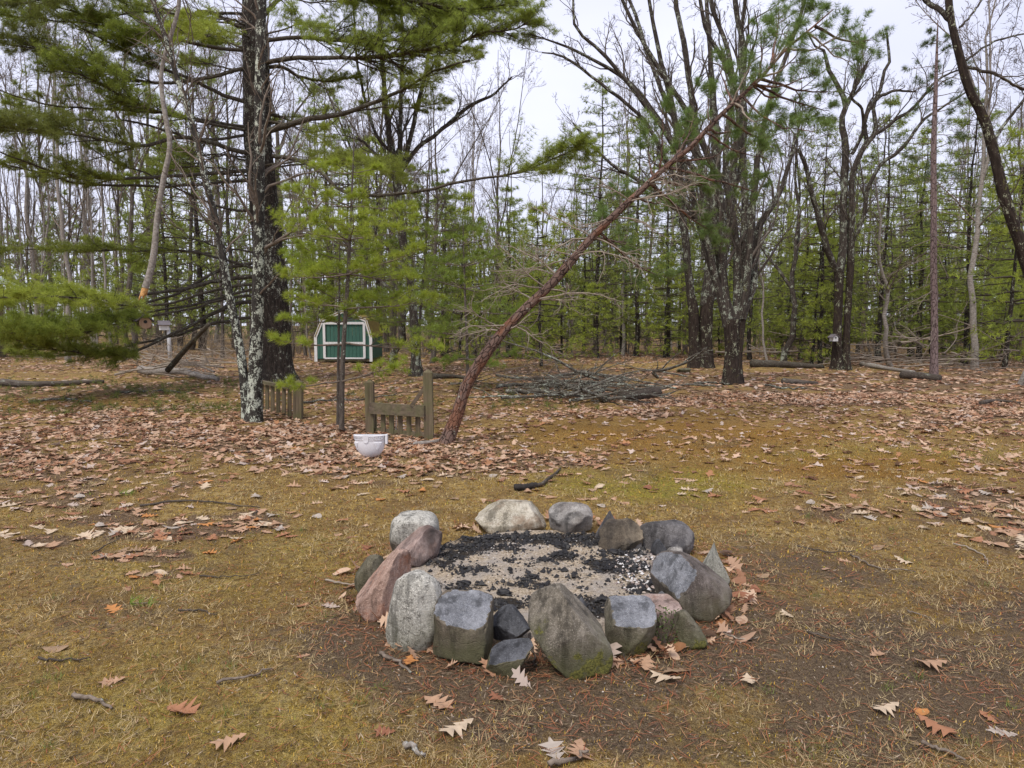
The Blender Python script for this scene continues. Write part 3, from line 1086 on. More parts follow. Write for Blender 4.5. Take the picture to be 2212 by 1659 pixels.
# charcoal crumbs: heaped in patches read from the photo
COALS = [(1160, 1163, 200, 14, 1.0), (1020, 1180, 70, 16, .9), (1290, 1165, 60, 16, .9), (985, 1195, 50, 14, .8), (1095, 1185, 60, 14, .6), (1215, 1205, 34, 13, 1.0), (1340, 1225, 80, 22, .9), (1390, 1265, 45, 18, .8),
         (1010, 1232, 60, 14, .55), (1000, 1270, 75, 12, .6), (1140, 1260, 60, 14, .55), (1170, 1270, 40, 14, .6), (1090, 1305, 60, 14, .9), (1290, 1300, 70, 14, .8), (1255, 1250, 35, 10, .4), (960, 1215, 30, 10, .8), (1300, 1320, 45, 12, .9), (1350, 1195, 60, 12, .6), (1200, 1240, 180, 50, .10), (1150, 1215, 90, 8, .5)]
M_COAL_AND_HOLE = flat_mat('charcoal', (0.012, 0.011, 0.011), 0.55, 0.4, 60, 0.4, 0.5, 0.004)  # charcoal, also the painted dark of the birdhouse holes
n = 60000
y = PIT_C[1] + RNG.uniform(-.9, .9, n)
x = PIT_C[0] + RNG.uniform(-.98, .98, n)
px, py = to_pic(x, y, 0.05)
d = 0
for cx, cy, rx, ry, a in COALS:
    d = np.maximum(d, a * blob(px, py, cx, cy, rx, ry))
d = d * np.clip((vnoise(x, y, 26, 31) - .28) * 4.0, 0, 1.3)
ok = (RNG.random(n) < d * .6) & in_pit(x, y, .93)
x, y = x[ok], y[ok]
n = len(x)
g = Geo()
r = np.minimum(RNG.lognormal(-5.15, .6, n), .026)
grit(g, x, y, r, np.full((n, 3), 1.0), bed_z(x, y))
g.build('charcoal', M_COAL_AND_HOLE, smooth=False, kind='stuff')
# pale ash flakes and pebbles on the bed
g = Geo()
x = PIT_C[0] + RNG.uniform(-.9, .9, 5200)
y = PIT_C[1] + RNG.uniform(-.85, .85, 5200)
px, py = to_pic(x, y, 0.05)
d = .25 + 1.0 * blob(px, py, 1385, 1235, 60, 45) + .5 * blob(px, py, 1200, 1190, 160, 22)
ok = (RNG.random(5200) < d) & in_pit(x, y, .88)
x, y = x[ok], y[ok]
n = len(x)
px, py = to_pic(x, y, 0.05)
big = blob(px, py, 1385, 1235, 60, 45) > .3
cols = np.array([(0.5, 0.47, 0.44), (0.40, 0.33, 0.28), (0.62, 0.60, 0.58), (0.25, 0.2, 0.18)])[RNG.integers(0, 4, n)]
grit(g, x, y, np.where(big, RNG.uniform(.005, .015, n), RNG.uniform(.002, .0055, n)), cols, bed_z(x, y))
g.build('ash_pebbles', M_GRIT, smooth=False, kind='stuff')
# larger charred chunks one can pick out
CH = [(1213, 1200, 34, 16, 'charred log end standing out of the sand in the middle of the pit'), (1060, 1180, 40, 12, 'flat charred chunk at the back left of the pit'),
      (1330, 1215, 30, 14, 'charred chunk by the pebbles at the right of the pit'), (1178, 1232, 26, 9, 'small black coal in the centre of the sand'), (1002, 1280, 30, 12, 'black coal on the sand behind the speckled oval stone'),
      (1150, 1268, 26, 11, 'black coal left of the big mossy front stone'), (1302, 1318, 34, 14, 'charred chunk wedged behind the flat-topped stone'), (1245, 1148, 44, 10, 'charred wood piece along the rear stones'), (1090, 1305, 34, 12, 'black coal behind the split slate stone')]
for i, (cx, cy, w, h, lab) in enumerate(CH):
    p = G(cx, cy)
    zc = float(bed_z(p[0], p[1]))
    L = pr(w, p[1])
    gg = Geo()
    me = bpy.data.meshes.new('charcoal_chunk')
    import bmesh
    bm = bmesh.new()
    bmesh.ops.create_icosphere(bm, subdivisions=3, radius=1)
    for v in bm.verts:
        q = v.co * 2.3 + Vector((i * 7.1, 0, 0))
        k = 1 + 0.45 * mnoise.noise(q) + .22 * mnoise.noise(q * 2.7)
        v.co = Vector((v.co.x * L * .55 * k, v.co.y * L * .3 * k, v.co.z * pr(h, p[1]) * .7 * k))
    bm.to_mesh(me)
    bm.free()
    me.materials.append(M_COAL_AND_HOLE)
    o = bpy.data.objects.new('charcoal_chunk', me)
    COL.objects.link(o)
    o.location = (p[0], p[1], zc + pr(h, p[1]) * .2)
    o.rotation_euler = (0, 0, RNG.uniform(-.6, .6))
    tag(o, lab, 'charcoal', 'charred chunks in the fire pit')


# ---------------- stones
def stone_mat(name, a, b, speck, stain=None, algae=0.0, moss=0.0, rust=None, fine=55, sp=.5, bump=.6):
    m, nt, out = mat(name)
    tc = nt.nodes.new('ShaderNodeTexCoord').outputs['Object']
    n1 = noise_(nt, tc, 6, 5, .65)
    n2 = noise_(nt, tc, fine * .8, 5, .85)
    n3 = noise_(nt, tc, fine * 2.6, 3, .8)
    n4 = noise_(nt, tc, 2.6, 3, .6)
    c = ramp(nt, n1, [(.32, a), (.66, b)])
    c = mix(nt, ramp(nt, n2, [(.42, sp), (.50, 0.0)]), c, speck)
    c = mix(nt, ramp(nt, n3, [(.55, 0.0), (.62, min(1, sp * 1.1))]), c, tuple(min(1, x * 1.6 + .04) for x in b))
    if rust is not None:
        n5 = noise_(nt, tc, 4.2, 4, .7)
        c = mix(nt, ramp(nt, n5, [(.50, 0.0), (.60, .8)]), c, rust)
    if stain is not None:
        c = mix(nt, ramp(nt, n4, [(.45, 0.0), (.6, .75)]), c, stain)
    n7 = noise_(nt, tc, 9, 4, .7, (1, 1, .22))
    c = mix(nt, ramp(nt, n7, [(.38, .75), (.48, 0.0)]), c, tuple(x * .35 for x in a))
    c = mix(nt, ramp(nt, n7, [(.54, 0.0), (.66, .55)]), c, tuple(min(1, x * 1.35 + .03) for x in b))
    sep = nt.nodes.new('ShaderNodeSeparateXYZ')
    nt.links.new(tc, sep.inputs[0])
    if algae:
        f = math_(nt, 'SUBTRACT', math_(nt, 'MULTIPLY', n1, .5), sep.outputs[2])
        c = mix(nt, ramp(nt, f, [(.02, 0.0), (.22, algae)]), c, (0.085, 0.085, 0.035))
    if moss:
        nm_ = noise_(nt, tc, 7, 5, .7)
        mb = noise_(nt, tc, 90, 3, .7)
        mc = ramp(nt, mb, [(.35, (.05, .05, .012)), (.65, (.19, .18, .04))])
        f = math_(nt, 'SUBTRACT', nm_, math_(nt, 'MULTIPLY', sep.outputs[2], .55))
        c = mix(nt, ramp(nt, f, [(.42 + (1 - moss) * .15, 0.0), (.46 + (1 - moss) * .15, 1.0)]), c, mc)
    geo_ = nt.nodes.new('ShaderNodeNewGeometry')
    tp_ = nt.nodes.new('ShaderNodeSeparateXYZ')
    nt.links.new(geo_.outputs['Position'], tp_.inputs[0])
    n9 = noise_(nt, tc, 5.5, 4, .7)
    dx_ = math_(nt, 'DIVIDE', math_(nt, 'SUBTRACT', tp_.outputs[0], float(PIT_C[0])), .95)
    dy_ = math_(nt, 'DIVIDE', math_(nt, 'SUBTRACT', tp_.outputs[1], float(PIT_C[1])), .90)
    rd_ = math_(nt, 'SQRT', math_(nt, 'ADD', math_(nt, 'MULTIPLY', dx_, dx_), math_(nt, 'MULTIPLY', dy_, dy_)))
    so_ = math_(nt, 'SUBTRACT', math_(nt, 'ADD', 1.0, math_(nt, 'MULTIPLY', math_(nt, 'SUBTRACT', n9, .5), .6)), rd_)
    c = mix(nt, ramp(nt, so_, [(.10, 0.0), (.3, .7)]), c, (.025, .022, .020))
    # cracks
    vo = N_(nt, 'ShaderNodeTexVoronoi', Scale=3.1)
    vo.feature = 'DISTANCE_TO_EDGE'
    vm = nt.nodes.new('ShaderNodeVectorMath')
    vm.operation = 'MULTIPLY_ADD'
    dn = N_(nt, 'ShaderNodeTexNoise', Scale=7.0)
    nt.links.new(tc, dn.inputs['Vector'])
    nt.links.new(dn.outputs['Color'], vm.inputs[0])
    vm.inputs[1].default_value = (.35, .35, .35)
    nt.links.new(tc, vm.inputs[2])
    nt.links.new(vm.outputs[0], vo.inputs['Vector'])
    cr = ramp(nt, vo.outputs['Distance'], [(0.0, 0.0), (.018, 1.0)])
    gate = ramp(nt, n4, [(.34, 1.0), (.38, 0.0)])
    cr = mix(nt, gate, cr, (1, 1, 1))
    c = mix(nt, math_(nt, 'MULTIPLY', math_(nt, 'SUBTRACT', 1.0, cr), .12), c, (.03, .026, .022))
    h = math_(nt, 'ADD', math_(nt, 'MULTIPLY', n2, .5), math_(nt, 'ADD', math_(nt, 'MULTIPLY', n3, .3), math_(nt, 'MULTIPLY', cr, .12)))
    h = math_(nt, 'ADD', h, math_(nt, 'MULTIPLY', n1, .8))
    surf(nt, out, c, .82, h, min(1, bump * 1.4), .02, .35)
    return m


SM = dict(
    granite=stone_mat('light_granite', (.30, .29, .25), (.50, .48, .42), (.07, .065, .055), algae=.5, sp=.75),
    grey=stone_mat('grey_granite', (.20, .185, .17), (.36, .34, .31), (.07, .06, .055), stain=(.16, .13, .11)),
    pink=stone_mat('pink_granite', (.30, .19, .14), (.44, .31, .25), (.14, .08, .06), rust=(.30, .13, .07), sp=.5),
    rose=stone_mat('rose_slab', (.25, .17, .14), (.42, .32, .28), (.12, .08, .07), rust=(.22, .11, .07), stain=(.11, .09, .085), sp=.3),
    olive=stone_mat('olive_stone', (.09, .08, .05), (.17, .15, .10), (.05, .045, .03), algae=.6),
    brown=stone_mat('brown_weathered_stone', (.075, .06, .042), (.20, .165, .12), (.05, .04, .03), algae=.75, stain=(.085, .066, .05), sp=.4),
    slate=stone_mat('dark_slate', (.035, .036, .040), (.095, .098, .107), (.03, .03, .035), sp=.4, bump=.45),
    big=stone_mat('mossy_front_stone', (.085, .072, .052), (.24, .21, .165), (.07, .06, .045), algae=.85, moss=.55, sp=.5),
    block=stone_mat('flat_topped_stone', (.10, .085, .06), (.23, .20, .155), (.06, .055, .04), algae=.8, moss=.2, sp=.5),
    bluegrey=stone_mat('blue_grey_break', (.135, .14, .15), (.27, .275, .29), (.10, .105, .12), sp=.6, fine=80),
    dark=stone_mat('dark_boulder', (.075, .068, .066), (.16, .15, .145), (.05, .045, .045), stain=(.05, .047, .05)),
    craggy=stone_mat('craggy_tan_stone', (.20, .145, .09), (.42, .34, .23), (.06, .045, .03), sp=.5, bump=.9, stain=(.06, .05, .04)),
    bigright=stone_mat('brown_grey_boulder', (.075, .060, .05), (.18, .15, .13), (.055, .045, .04), algae=.5, rust=(.085, .06, .048), sp=.45),
    sand=stone_mat('pale_sandy_boulder', (.30, .26, .18), (.47, .43, .35), (.12, .10, .07), sp=.6, rust=(.24, .17, .11)),
    pale=stone_mat('pale_grey_stone', (.24, .235, .20), (.38, .37, .32), (.10, .10, .08), sp=.6, algae=.3),
)


def stone(bbox, yc, mt, label, name='fire_ring_stone', cuts=(), thick=.8, sub=5, rough=.12, lean=0.0, rot=0.0, seed=0, power=2.4, sink=.12, split=None, taper=0.0, group='stones of the fire ring', zbase=0.0, skew=0.0, hollow=()):
    """bbox as seen (px0, py0, px1, py1); yc = picture row where it meets the ground
    cuts: (normal, offset 0..1 of the half size) planes that shave the boulder
    split: (cut index, material) gives the face of that cut its own fresh-break material"""
    import bmesh
    x0, y0, x1, y1 = bbox
    ex_ = (x1 - x0) * .05
    x0, x1 = x0 - ex_, x1 + ex_
    power = power + .5
    cx = (x0 + x1) / 2
    yf = G(cx, yc)[1]
    wid = pr(x1 - x0, yf + .1)
    dep = wid * thick
    Yc = yf + dep * .45
    wid = pr(x1 - x0, Yc)
    top = W(cx, y0, Yc)[2]
    base = W(cx, yc, yf)[2]
    X = W(cx, yc, Yc)[0]
    gnd = float(gz(X, Yc)) + zbase
    H = max(top - gnd, .05)
    if yc > y1 + 1:
        pass
    hz = H * (1 + sink) / 2
    cz = H - hz
    bm = bmesh.new()
    bmesh.ops.create_icosphere(bm, subdivisions=sub, radius=1)
    sv = Vector((seed * 13.7 + 3, seed * 5.1, seed * 2.3))
    P = []
    for v in bm.verts:
        d = v.co.normalized()
        k = (abs(d.x) ** power + abs(d.y) ** power + abs(d.z) ** power) ** (-1 / power)
        p = d * k
        nn = mnoise.noise(d * 1.3 + sv) * 1.0 + .5 * mnoise.noise(d * 2.8 + sv) + .22 * mnoise.noise(d * 6.5 + sv) + .1 * mnoise.noise(d * 14 + sv)
        p = p * (1 + rough * nn)
        P.append(p)
    face_cut = [None] * len(P)
    gr = random.Random(seed * 77 + 5)
    cuts = tuple(cuts) + tuple(((gr.gauss(0, 1), -abs(gr.gauss(0, 1)), gr.gauss(0, .7)), gr.uniform(.78, .95)) for _ in range(6))
    for ci, (nrm, off) in enumerate(cuts):
        nv = Vector(nrm).normalized()
        for i, p in enumerate(P):
            e = p.dot(nv) - off - .03 * mnoise.noise(p * 5 + sv)
            if e > 0:
                P[i] = p - nv * (e * .97)
                if e > .01:
                    face_cut[i] = ci
    for (hx, hy, hz_, hr, hd) in hollow:
        hv = Vector((hx, hy, hz_)).normalized()
        for i, p in enumerate(P):
            a = (p.normalized() - hv).length / hr
            if a < 1:
                P[i] = p * (1 - hd * (1 - a ** 2) ** .5)
    xsn = [p.x for p in P]
    zsn = [p.z for p in P]
    ysn = [p.y for p in P]
    mx, Mx, mz, Mz, my, My = min(xsn), max(xsn), min(zsn), max(zsn), min(ysn), max(ysn)
    cr, sr = math.cos(rot), math.sin(rot)
    for v, p in zip(bm.verts, P):
        ux = ((p.x - mx) / (Mx - mx) - .5)
        uz = ((p.z - mz) / (Mz - mz))
        uy = ((p.y - my) / (My - my) - .5)
        ux = ux * (1 - taper * uz) + lean * (uz - .5)
        uy = uy * (1 - .5 * taper * uz) + skew * (uz - .5)
        a, b = ux * wid, uy * dep
        v.co = Vector((a * cr - b * sr, a * sr + b * cr, (uz * 2 - 1) * hz + cz))
    # restore the seen width
    ww = max(v.co.x for v in bm.verts) - min(v.co.x for v in bm.verts)
    mid = (max(v.co.x for v in bm.verts) + min(v.co.x for v in bm.verts)) / 2
    for v in bm.verts:
        v.co.x = (v.co.x - mid) * wid / ww
    me = bpy.data.meshes.new(name)
    if split is not None:
        for f in bm.faces:
            if all(face_cut[v.index] in split[0] for v in f.verts):
                f.material_index = 1
    for f in bm.faces:
        f.smooth = True
    bm.to_mesh(me)
    bm.free()
    me.materials.append(SM[mt])
    if split is not None:
        me.materials.append(SM[split[1]])
    o = bpy.data.objects.new(name, me)
    COL.objects.link(o)
    o.location = (X, Yc, gnd)
    return tag(o, label, 'stone', group)


stone((847, 1105, 946, 1215), 1215, 'granite', 'rounded light grey granite stone at the back left, behind the rose slab', thick=.9, seed=1, rough=.08, lean=0)
stone((845, 1138, 950, 1240), 1240, 'rose', 'rose brown slab with dark soot marks, tilted into the left side of the ring', cuts=(((.55, -.6, .35), .55), ((-.7, -.3, .6), .6)), thick=.85, seed=2, lean=.35, taper=.25, rough=.14)
stone((766, 1200, 832, 1300), 1300, 'olive', 'dark olive stone half hidden at the far left of the ring', thick=1.0, seed=4, taper=.3, lean=.2)
stone((772, 1184, 884, 1350), 1350, 'pink', 'coarse pink and orange granite stone leaning on the left side of the ring', cuts=(((.8, -.5, .2), .55), ((-.8, -.2, .55), .5)), thick=.75, seed=3, lean=.42, taper=.35, rough=.13)
stone((837, 1234, 952, 1417), 1417, 'granite', 'tall speckled white granite oval at the front left of the ring', thick=.7, seed=5, rough=.07, lean=.12, taper=.12, power=2.1)
stone((940, 1286, 1063, 1436), 1436, 'brown', 'brown weathered block with a broken slate grey top', cuts=(((.12, -.42, .9), .50), ((0, -1, .1), .75), ((1, -.2, 0), .8)), thick=.85, seed=6, power=3.6, rough=.10, split=((0,), 'bluegrey'))
stone((1055, 1308, 1144, 1392), 1400, 'slate', 'dark angular slate between the brown block and the big mossy stone', cuts=(((.1, -.8, .6), .42), ((-.7, -.2, .6), .5), ((.8, 0, .5), .6), ((-.5, -.6, -.5), .6)), thick=.5, seed=7, rough=.08, power=3.2, zbase=.04)
stone((1053, 1386, 1149, 1461), 1461, 'brown', 'small wedge with a smooth slate face lying at the very front', cuts=(((-.25, -.35, .9), .25), ((0, -1, -.1), .7)), thick=.6, seed=8, lean=.3, rough=.10, power=2.8, split=((0,), 'slate'))
stone((1145, 1266, 1316, 1468), 1468, 'big', 'largest front boulder, greenish grey with moss low on its right side', cuts=(((-.5, -.6, .62), .62), ((.75, -.1, .62), .66), ((.1, -1, .1), .86)), thick=.75, seed=9, power=2.5, rough=.11, lean=-.22, taper=.22)
stone((1233, 1293, 1272, 1350), 1350, 'bluegrey', 'blue grey stone chip poking up behind the largest front boulder', cuts=(((-.5, 0, .8), .4), ((.6, -.2, .7), .4)), thick=.6, seed=10, sub=4)
stone((1310, 1301, 1416, 1420), 1420, 'block', 'upright block with a flat blue grey broken top like a small stump', cuts=(((0.03, -.30, .95), .42), ((0, -1, 0), .8)), thick=.8, seed=11, power=4.2, rough=.08, split=((0,), 'bluegrey'), taper=-.06)
stone((1386, 1296, 1468, 1350), 1362, 'rose', 'low flat stone with soot behind the flat-topped block', cuts=(((0, -.2, 1), .4),), thick=.9, seed=12, power=2.8)
stone((1458, 1320, 1524, 1404), 1404, 'block', 'small rounded stone leaning right at the front right of the ring', cuts=(((-.6, -.6, .3), .5),), thick=.8, seed=13, lean=-.45, taper=.45, rough=.12)
stone((1412, 1196, 1577, 1348), 1348, 'bigright', 'big brown grey boulder on the right with a cracked rounded back', cuts=(((-.6, -.45, .65), .62), ((.7, -.1, .7), .75), ((-.9, -.3, -.1), .75)), thick=.8, seed=14, lean=-.28, taper=.20, rough=.09, split=((0,), 'bluegrey'))
stone((1413, 1276, 1458, 1322), 1330, 'bluegrey', 'small grey triangular chip against the big right boulder', cuts=(((-.7, -.2, .6), .35), ((.7, -.2, .6), .35)), thick=.5, seed=15, sub=4, zbase=.03)
stone((1505, 1173, 1571, 1275), 1275, 'pale', 'pale triangular stone standing behind the big right boulder', cuts=(((-.75, 0, .6), .35), ((.8, -.1, .5), .5), ((0, -1, .3), .5)), thick=.6, seed=16, taper=.45)
stone((1378, 1126, 1491, 1208), 1208, 'dark', 'dark grey boulder with split faces and lichen spots at the back right', cuts=(((-.7, -.6, .2), .55), ((0, -.9, .5), .8)), thick=.8, seed=17, rough=.10, power=2.3)
stone((1406, 1164, 1446, 1212), 1214, 'slate', 'dark slate flake leaning on the dark back right boulder', cuts=(((.2, -.9, .3), .35), ((.7, 0, .6), .5)), thick=.45, seed=18, sub=4)
stone((1442, 1182, 1476, 1216), 1216, 'grey', 'small grey stone tucked between the two right boulders', thick=.9, seed=19, sub=4)
stone((1295, 1121, 1386, 1202), 1206, 'craggy', 'craggy tan stone with deep dark clefts at the back of the ring', cuts=(((-.5, -.7, .5), .6), ((.4, -.6, .7), .65)), thick=.7, seed=20, rough=.22, power=2.4, lean=.15)
stone((1358, 1156, 1385, 1196), 1200, 'grey', 'small tan chip leaning on the craggy stone', thick=.7, seed=21, sub=4)
stone((1287, 1102, 1352, 1180), 1180, 'dark', 'dark pointed stone standing behind the craggy tan stone', cuts=(((.8, 0, .6), .45), ((-.8, 0, .5), .55)), thick=.6, seed=22, taper=.3)
stone((1188, 1088, 1277, 1162), 1163, 'grey', 'grey rounded stone with a dark notch in its face at the back', thick=.75, seed=23, rough=.09, hollow=((.15, -.9, .35, .34, .3), (-.5, -.85, -.2, .18, .1)))
stone((1031, 1084, 1175, 1152), 1153, 'sand', 'broad pale sandy boulder with a diagonal crease at the back of the ring', thick=.7, seed=24, rough=.08, cuts=(((-.4, -.6, .65), .72),), sink=.3)

# broken face of the big right boulder and lichen discs on the dark one
for (px, py, s, lab) in ((1437, 1131, .035, ''), (1470, 1143, .05, '')):
    pass
# ------------------------------------------------------------------ trees in view
S3 = 1 / 3.0
R1, R2, R3_, R4 = (0, 0), (553, 0), (1106, 0), (1659, 0)
R5, R7 = (0, 442), (922, 442)
T_WP = [tuft(18, .125, .0055, 1.3, .15) for _ in range(5)]
T_SAP = [tuft(30, .11, .0036, 1.15, .12) for _ in range(5)]
T_RED = [tuft(26, .095, .0038, 1.35, .05) for _ in range(5)]


def green(n, base, var=.25, yel=.3, gen=RNG):
    base = np.array(base)
    c = base[None] * gen.uniform(1 - var, 1 + var, (n, 1))
    y = gen.random((n, 1)) * yel
    return np.clip(c * (1 - y) + np.array([[base[1] * 1.05, base[1] * 1.08, base[2] * .8]]) * y, 0, 1)


def tree(name, base, label, cat='tree', group=None):
    return empty(name, base, label, cat, group)


def conifer_limb(t, gn, path, rad, foliage=.45, spray=.9, dens=1.0, temps=None, base_col=(.085, .13, .022), scale=1.0, gt=None, flat=.25, bare=0.25, M_=None, curl=.04):
    """one limb of its own (part 'limb'), its twigs into gt, its needles into gn"""
    P, R = path[None], rad[None]
    L = np.linalg.norm(np.diff(path, axis=0), axis=1).sum()
    M1 = max(4, int(L * 8.5 * (1 - foliage) * dens))
    A, RA, LA = spawn(P, R, M1, foliage, .99, .5, 1.0, spray, K=5, up=.05, wander=.12, rk=.5, flat=flat, curl=curl, short=.55)
    M2 = max(4, int(spray * 9))
    B, RB, LB = spawn(A, RA, M2, .12, .99, .4, .9, LA * .42, K=4, up=.05, wander=.14, rk=.55, flat=flat * 1.6, curl=curl * 1.2, short=.5)
    gt.tubes(A, RA, 4)
    gt.tubes(B, RB, 3)
    if bare:
        M3 = max(3, int(L * 5.0 * foliage))
        D, RD, LD = spawn(P, R, M3, .06, foliage, .5, 1.3, spray * .8, K=5, up=0, wander=.2, rk=.35, curl=-.03)
        E, RE, LE = spawn(D, RD, 4, .2, 1, .4, 1.0, LD * .5, K=4, up=0, wander=.22, rk=.6)
        gt.tubes(D, RD, 3)
        gt.tubes(E, RE, 3)
    pos, ax = along(B, (.35, .6, .8, 1.0))
    pos2, ax2 = along(A, (.5, .75, 1.0))
    pos, ax = np.concatenate([pos, pos2]), np.concatenate([ax, ax2])
    ax = ax + np.array([0, 0, .35])
    n = len(pos)
    # clumps: some twigs light, some dark, some bare
    cl = vnoise(pos[:, 0] + pos[:, 2], pos[:, 1] * .7 + pos[:, 2], 2.3, 3)
    keep = RNG.random(n) < np.clip(.6 + 1.3 * (cl - .25), .15, 1)
    pos, ax = pos[keep], ax[keep]
    n = len(pos)
    put_tufts(gn, pos, ax, RNG.uniform(.8, 1.2, n) * scale, temps or T_WP, green(n, base_col))


def simple_tube(path, rad, m_, name, parent, S=8, rough=.04, flare=0.0, cap=False):
    g = Geo()
    g.tubes(path, rad, S, rough=rough, flare=flare, cap=cap)
    return g.build(name, m_, parent)


# ---- A: big white pine on the left
b = G(600, 822)
b[2] = float(gz(b[0], b[1])) - .05
wp = tree('white_pine', b, 'huge white pine with thick dark trunk and sweeping limbs behind the lichen covered stems')
WY = float(b[1])
p, r = trace([(600, 826, 74), (597, 760, 66), (590, 640, 62), (576, 500, 60), (559, 330, 56), (552, 150, 52), (548, 0, 46), (545, -150, 40), (543, -320, 30)], WY, WY, K=44, scale=1)
r[0] *= 1.12
simple_tube(p, r, M_BARK_PINE, 'trunk', wp, 22, .05, .12)
WPL = [  # (zone, points, width, tip depth change, foliage start, spray length, density, colour)
    (R1, [(1580, 330), (1200, 270), (900, 200), (720, 170), (500, 150), (0, 100)], 34, -3.0, .25, 1.3, 1.6, 2),
    (R1, [(1560, 440), (1250, 505), (900, 500), (600, 400), (300, 310), (-120, 240)], 36, -4.5, .42, 1.5, 1.35, 0),
    (R1, [(1580, 660), (1400, 600), (1230, 520), (1000, 450), (780, 330), (600, 230), (450, 160), (270, 0)], 36, -2.5, .4, .9, .7, 1),
    (R1, [(1575, 830), (1300, 780), (1100, 740), (850, 650), (650, 540), (450, 460), (230, 420)], 30, -4.0, .35, 1.3, 1.7, 2),
    (R1, [(1580, 832), (1300, 785), (1100, 745), (850, 722), (600, 700), (300, 680), (0, 600), (-150, 540)], 30, -3.0, .35, .9, .8, 1),
    (R1, [(1575, 870), (1300, 880), (1100, 830), (850, 760), (600, 720), (200, 680), (50, 620)], 28, -4.5, .6, .9, .6, 1),
    (R1, [(1590, 990), (1350, 912), (1150, 880), (900, 940), (700, 892), (400, 850), (0, 815), (-200, 780)], 42, -6.0, .45, 1.5, 1.4, 0),
    (R1, [(1590, 1110), (1200, 1140), (700, 1150), (400, 1110), (250, 1070), (0, 980), (-150, 930)], 34, -5.5, .5, 1.0, .9, 1),
    (R1, [(1580, 1170), (1100, 1190), (600, 1180), (300, 1120), (0, 1050), (-200, 1010)], 30, -4.0, .6, 1.0, 1.0, 0),
    (R1, [(1600, 1370), (1450, 1340), (1200, 1240), (950, 1130), (700, 1040), (500, 880)], 26, -2.5, .6, .8, .6, 1),
    (R1, [(1560, 180), (1520, 160), (1400, 90), (1290, 80), (1220, 130), (1150, 230), (900, 240), (750, 220)], 34, -2.0, .5, 1.3, 2.2, 2),
    (R1, [(1560, 60), (1130, 60), (1000, 45), (800, 75), (600, 80), (400, 40), (200, -20)], 26, -3.0, .3, .9, .8, 1),
    (R1, [(1560, -20), (1300, -80), (900, -60), (500, -20), (100, 60), (-150, 90)], 30, -5.0, .4, 1.2, 1.2, 0),
    (R1, [(1570, 300), (1450, 260), (1380, 240), (1300, 280)], 20, 1.5, .2, .9, 1.3, 2),
    (R5, [(1640, 400), (1400, 330), (1200, 290), (950, 290), (600, 295), (300, 275), (0, 270), (-200, 250)], 26, -4.5, .3, .9, .9, 1),
    (R5, [(1650, 395), (1450, 440), (1300, 520), (1150, 600), (950, 660), (850, 710), (600, 800), (400, 850)], 34, -3.5, .62, .8, .9, 1),
    (R5, [(1650, 470), (1400, 500), (1200, 560), (1000, 600), (700, 630), (400, 650), (100, 670), (-200, 690)], 40, -6.5, .45, 1.15, 1.1, 3),
    (R5, [(1600, 560), (1300, 640), (1000, 690), (750, 740), (600, 790), (300, 800), (0, 790)], 26, -5.5, .5, 1.1, 1.5, 2),
    (R5, [(1560, 640), (1350, 740), (1100, 880), (850, 990), (600, 1010), (400, 985), (100, 920)], 36, -5.0, .5, 1.0, 1.7, 1),
    (R5, [(1560, 740), (1300, 790), (1150, 850), (900, 900), (700, 950), (550, 980), (200, 1000), (-50, 980)], 30, -4.5, .75, .8, .9, 1),
    (R5, [(1600, 520), (1350, 560), (1100, 640), (800, 640), (500, 590), (200, 610), (0, 620)], 28, -7.5, .5, 1.1, .9, 3),
    (R5, [(1560, 600), (1200, 700), (800, 800), (500, 850), (200, 860), (-100, 800)], 24, -7.0, .45, 1.1, 1.6, 2),
    (R2, [(40, 420), (300, 390), (700, 390), (1100, 330), (1350, 270), (1450, 215), (1660, 205), (1800, 150)], 38, -2.0, .3, 1.5, 2.0, 2),
    (R2, [(40, 260), (300, 250), (500, 290), (700, 310), (1000, 290), (1300, 170), (1500, 80)], 34, 1.0, .2, 1.5, 2.0, 2),
    (R2, [(30, 860), (200, 780), (400, 740), (550, 710), (700, 650), (850, 590), (1000, 540), (1080, 480), (1350, 390)], 52, -3.0, .55, 1.0, 1.0, 1),
    (R2, [(60, 780), (280, 795), (550, 735), (850, 712), (1050, 720), (1230, 670)], 22, -2.0, .5, .8, .9, 1),
    (R2, [(20, 430), (180, 440), (300, 510), (500, 540), (700, 520)], 34, 1.5, .3, 1.0, 1.2, 1),
    (R2, [(100, 1010), (350, 1060), (600, 1260), (1050, 1245), (1250, 1200), (1450, 1160), (1660, 1140), (1780, 1090), (1940, 1020), (2080, 960)], 34, -3.5, .78, 1.3, 2.2, 2),
    (R2, [(40, 110), (120, 30), (300, -60), (600, -40), (900, 60), (1200, 120)], 40, 0.5, .2, 1.5, 2.0, 2),
    (R2, [(10, 700), (160, 760), (250, 790)], 40, 2.0, .5, .8, .8, 1),
    (R2, [(30, -60), (300, -90), (700, -60), (1100, 20), (1400, 60), (1700, 20)], 34, -1.5, .2, 1.5, 1.9, 2),
]
GCOL = [(.10, .115, .026), (.135, .16, .030), (.16, .20, .038), (.20, .235, .040)]
for k in range(16):
    y_ = RNG.uniform(-60, 560)
    sd_ = RNG.choice([-1, 1])
    ln = RNG.uniform(140, 330)
    WPL.append((R1, [(1650, 3 * y_), (1650 + 3 * sd_ * ln * .3, 3 * (y_ - 12)), (1650 + 3 * sd_ * ln * .7, 3 * (y_ - 8 + RNG.uniform(-30, 20))), (1650 + 3 * sd_ * ln, 3 * (y_ + RNG.uniform(-60, 30)))], 22, RNG.uniform(-5, 3), .45, 1.0, 1.0, int(RNG.integers(1, 4))))
gn, gt = Geo(), Geo()
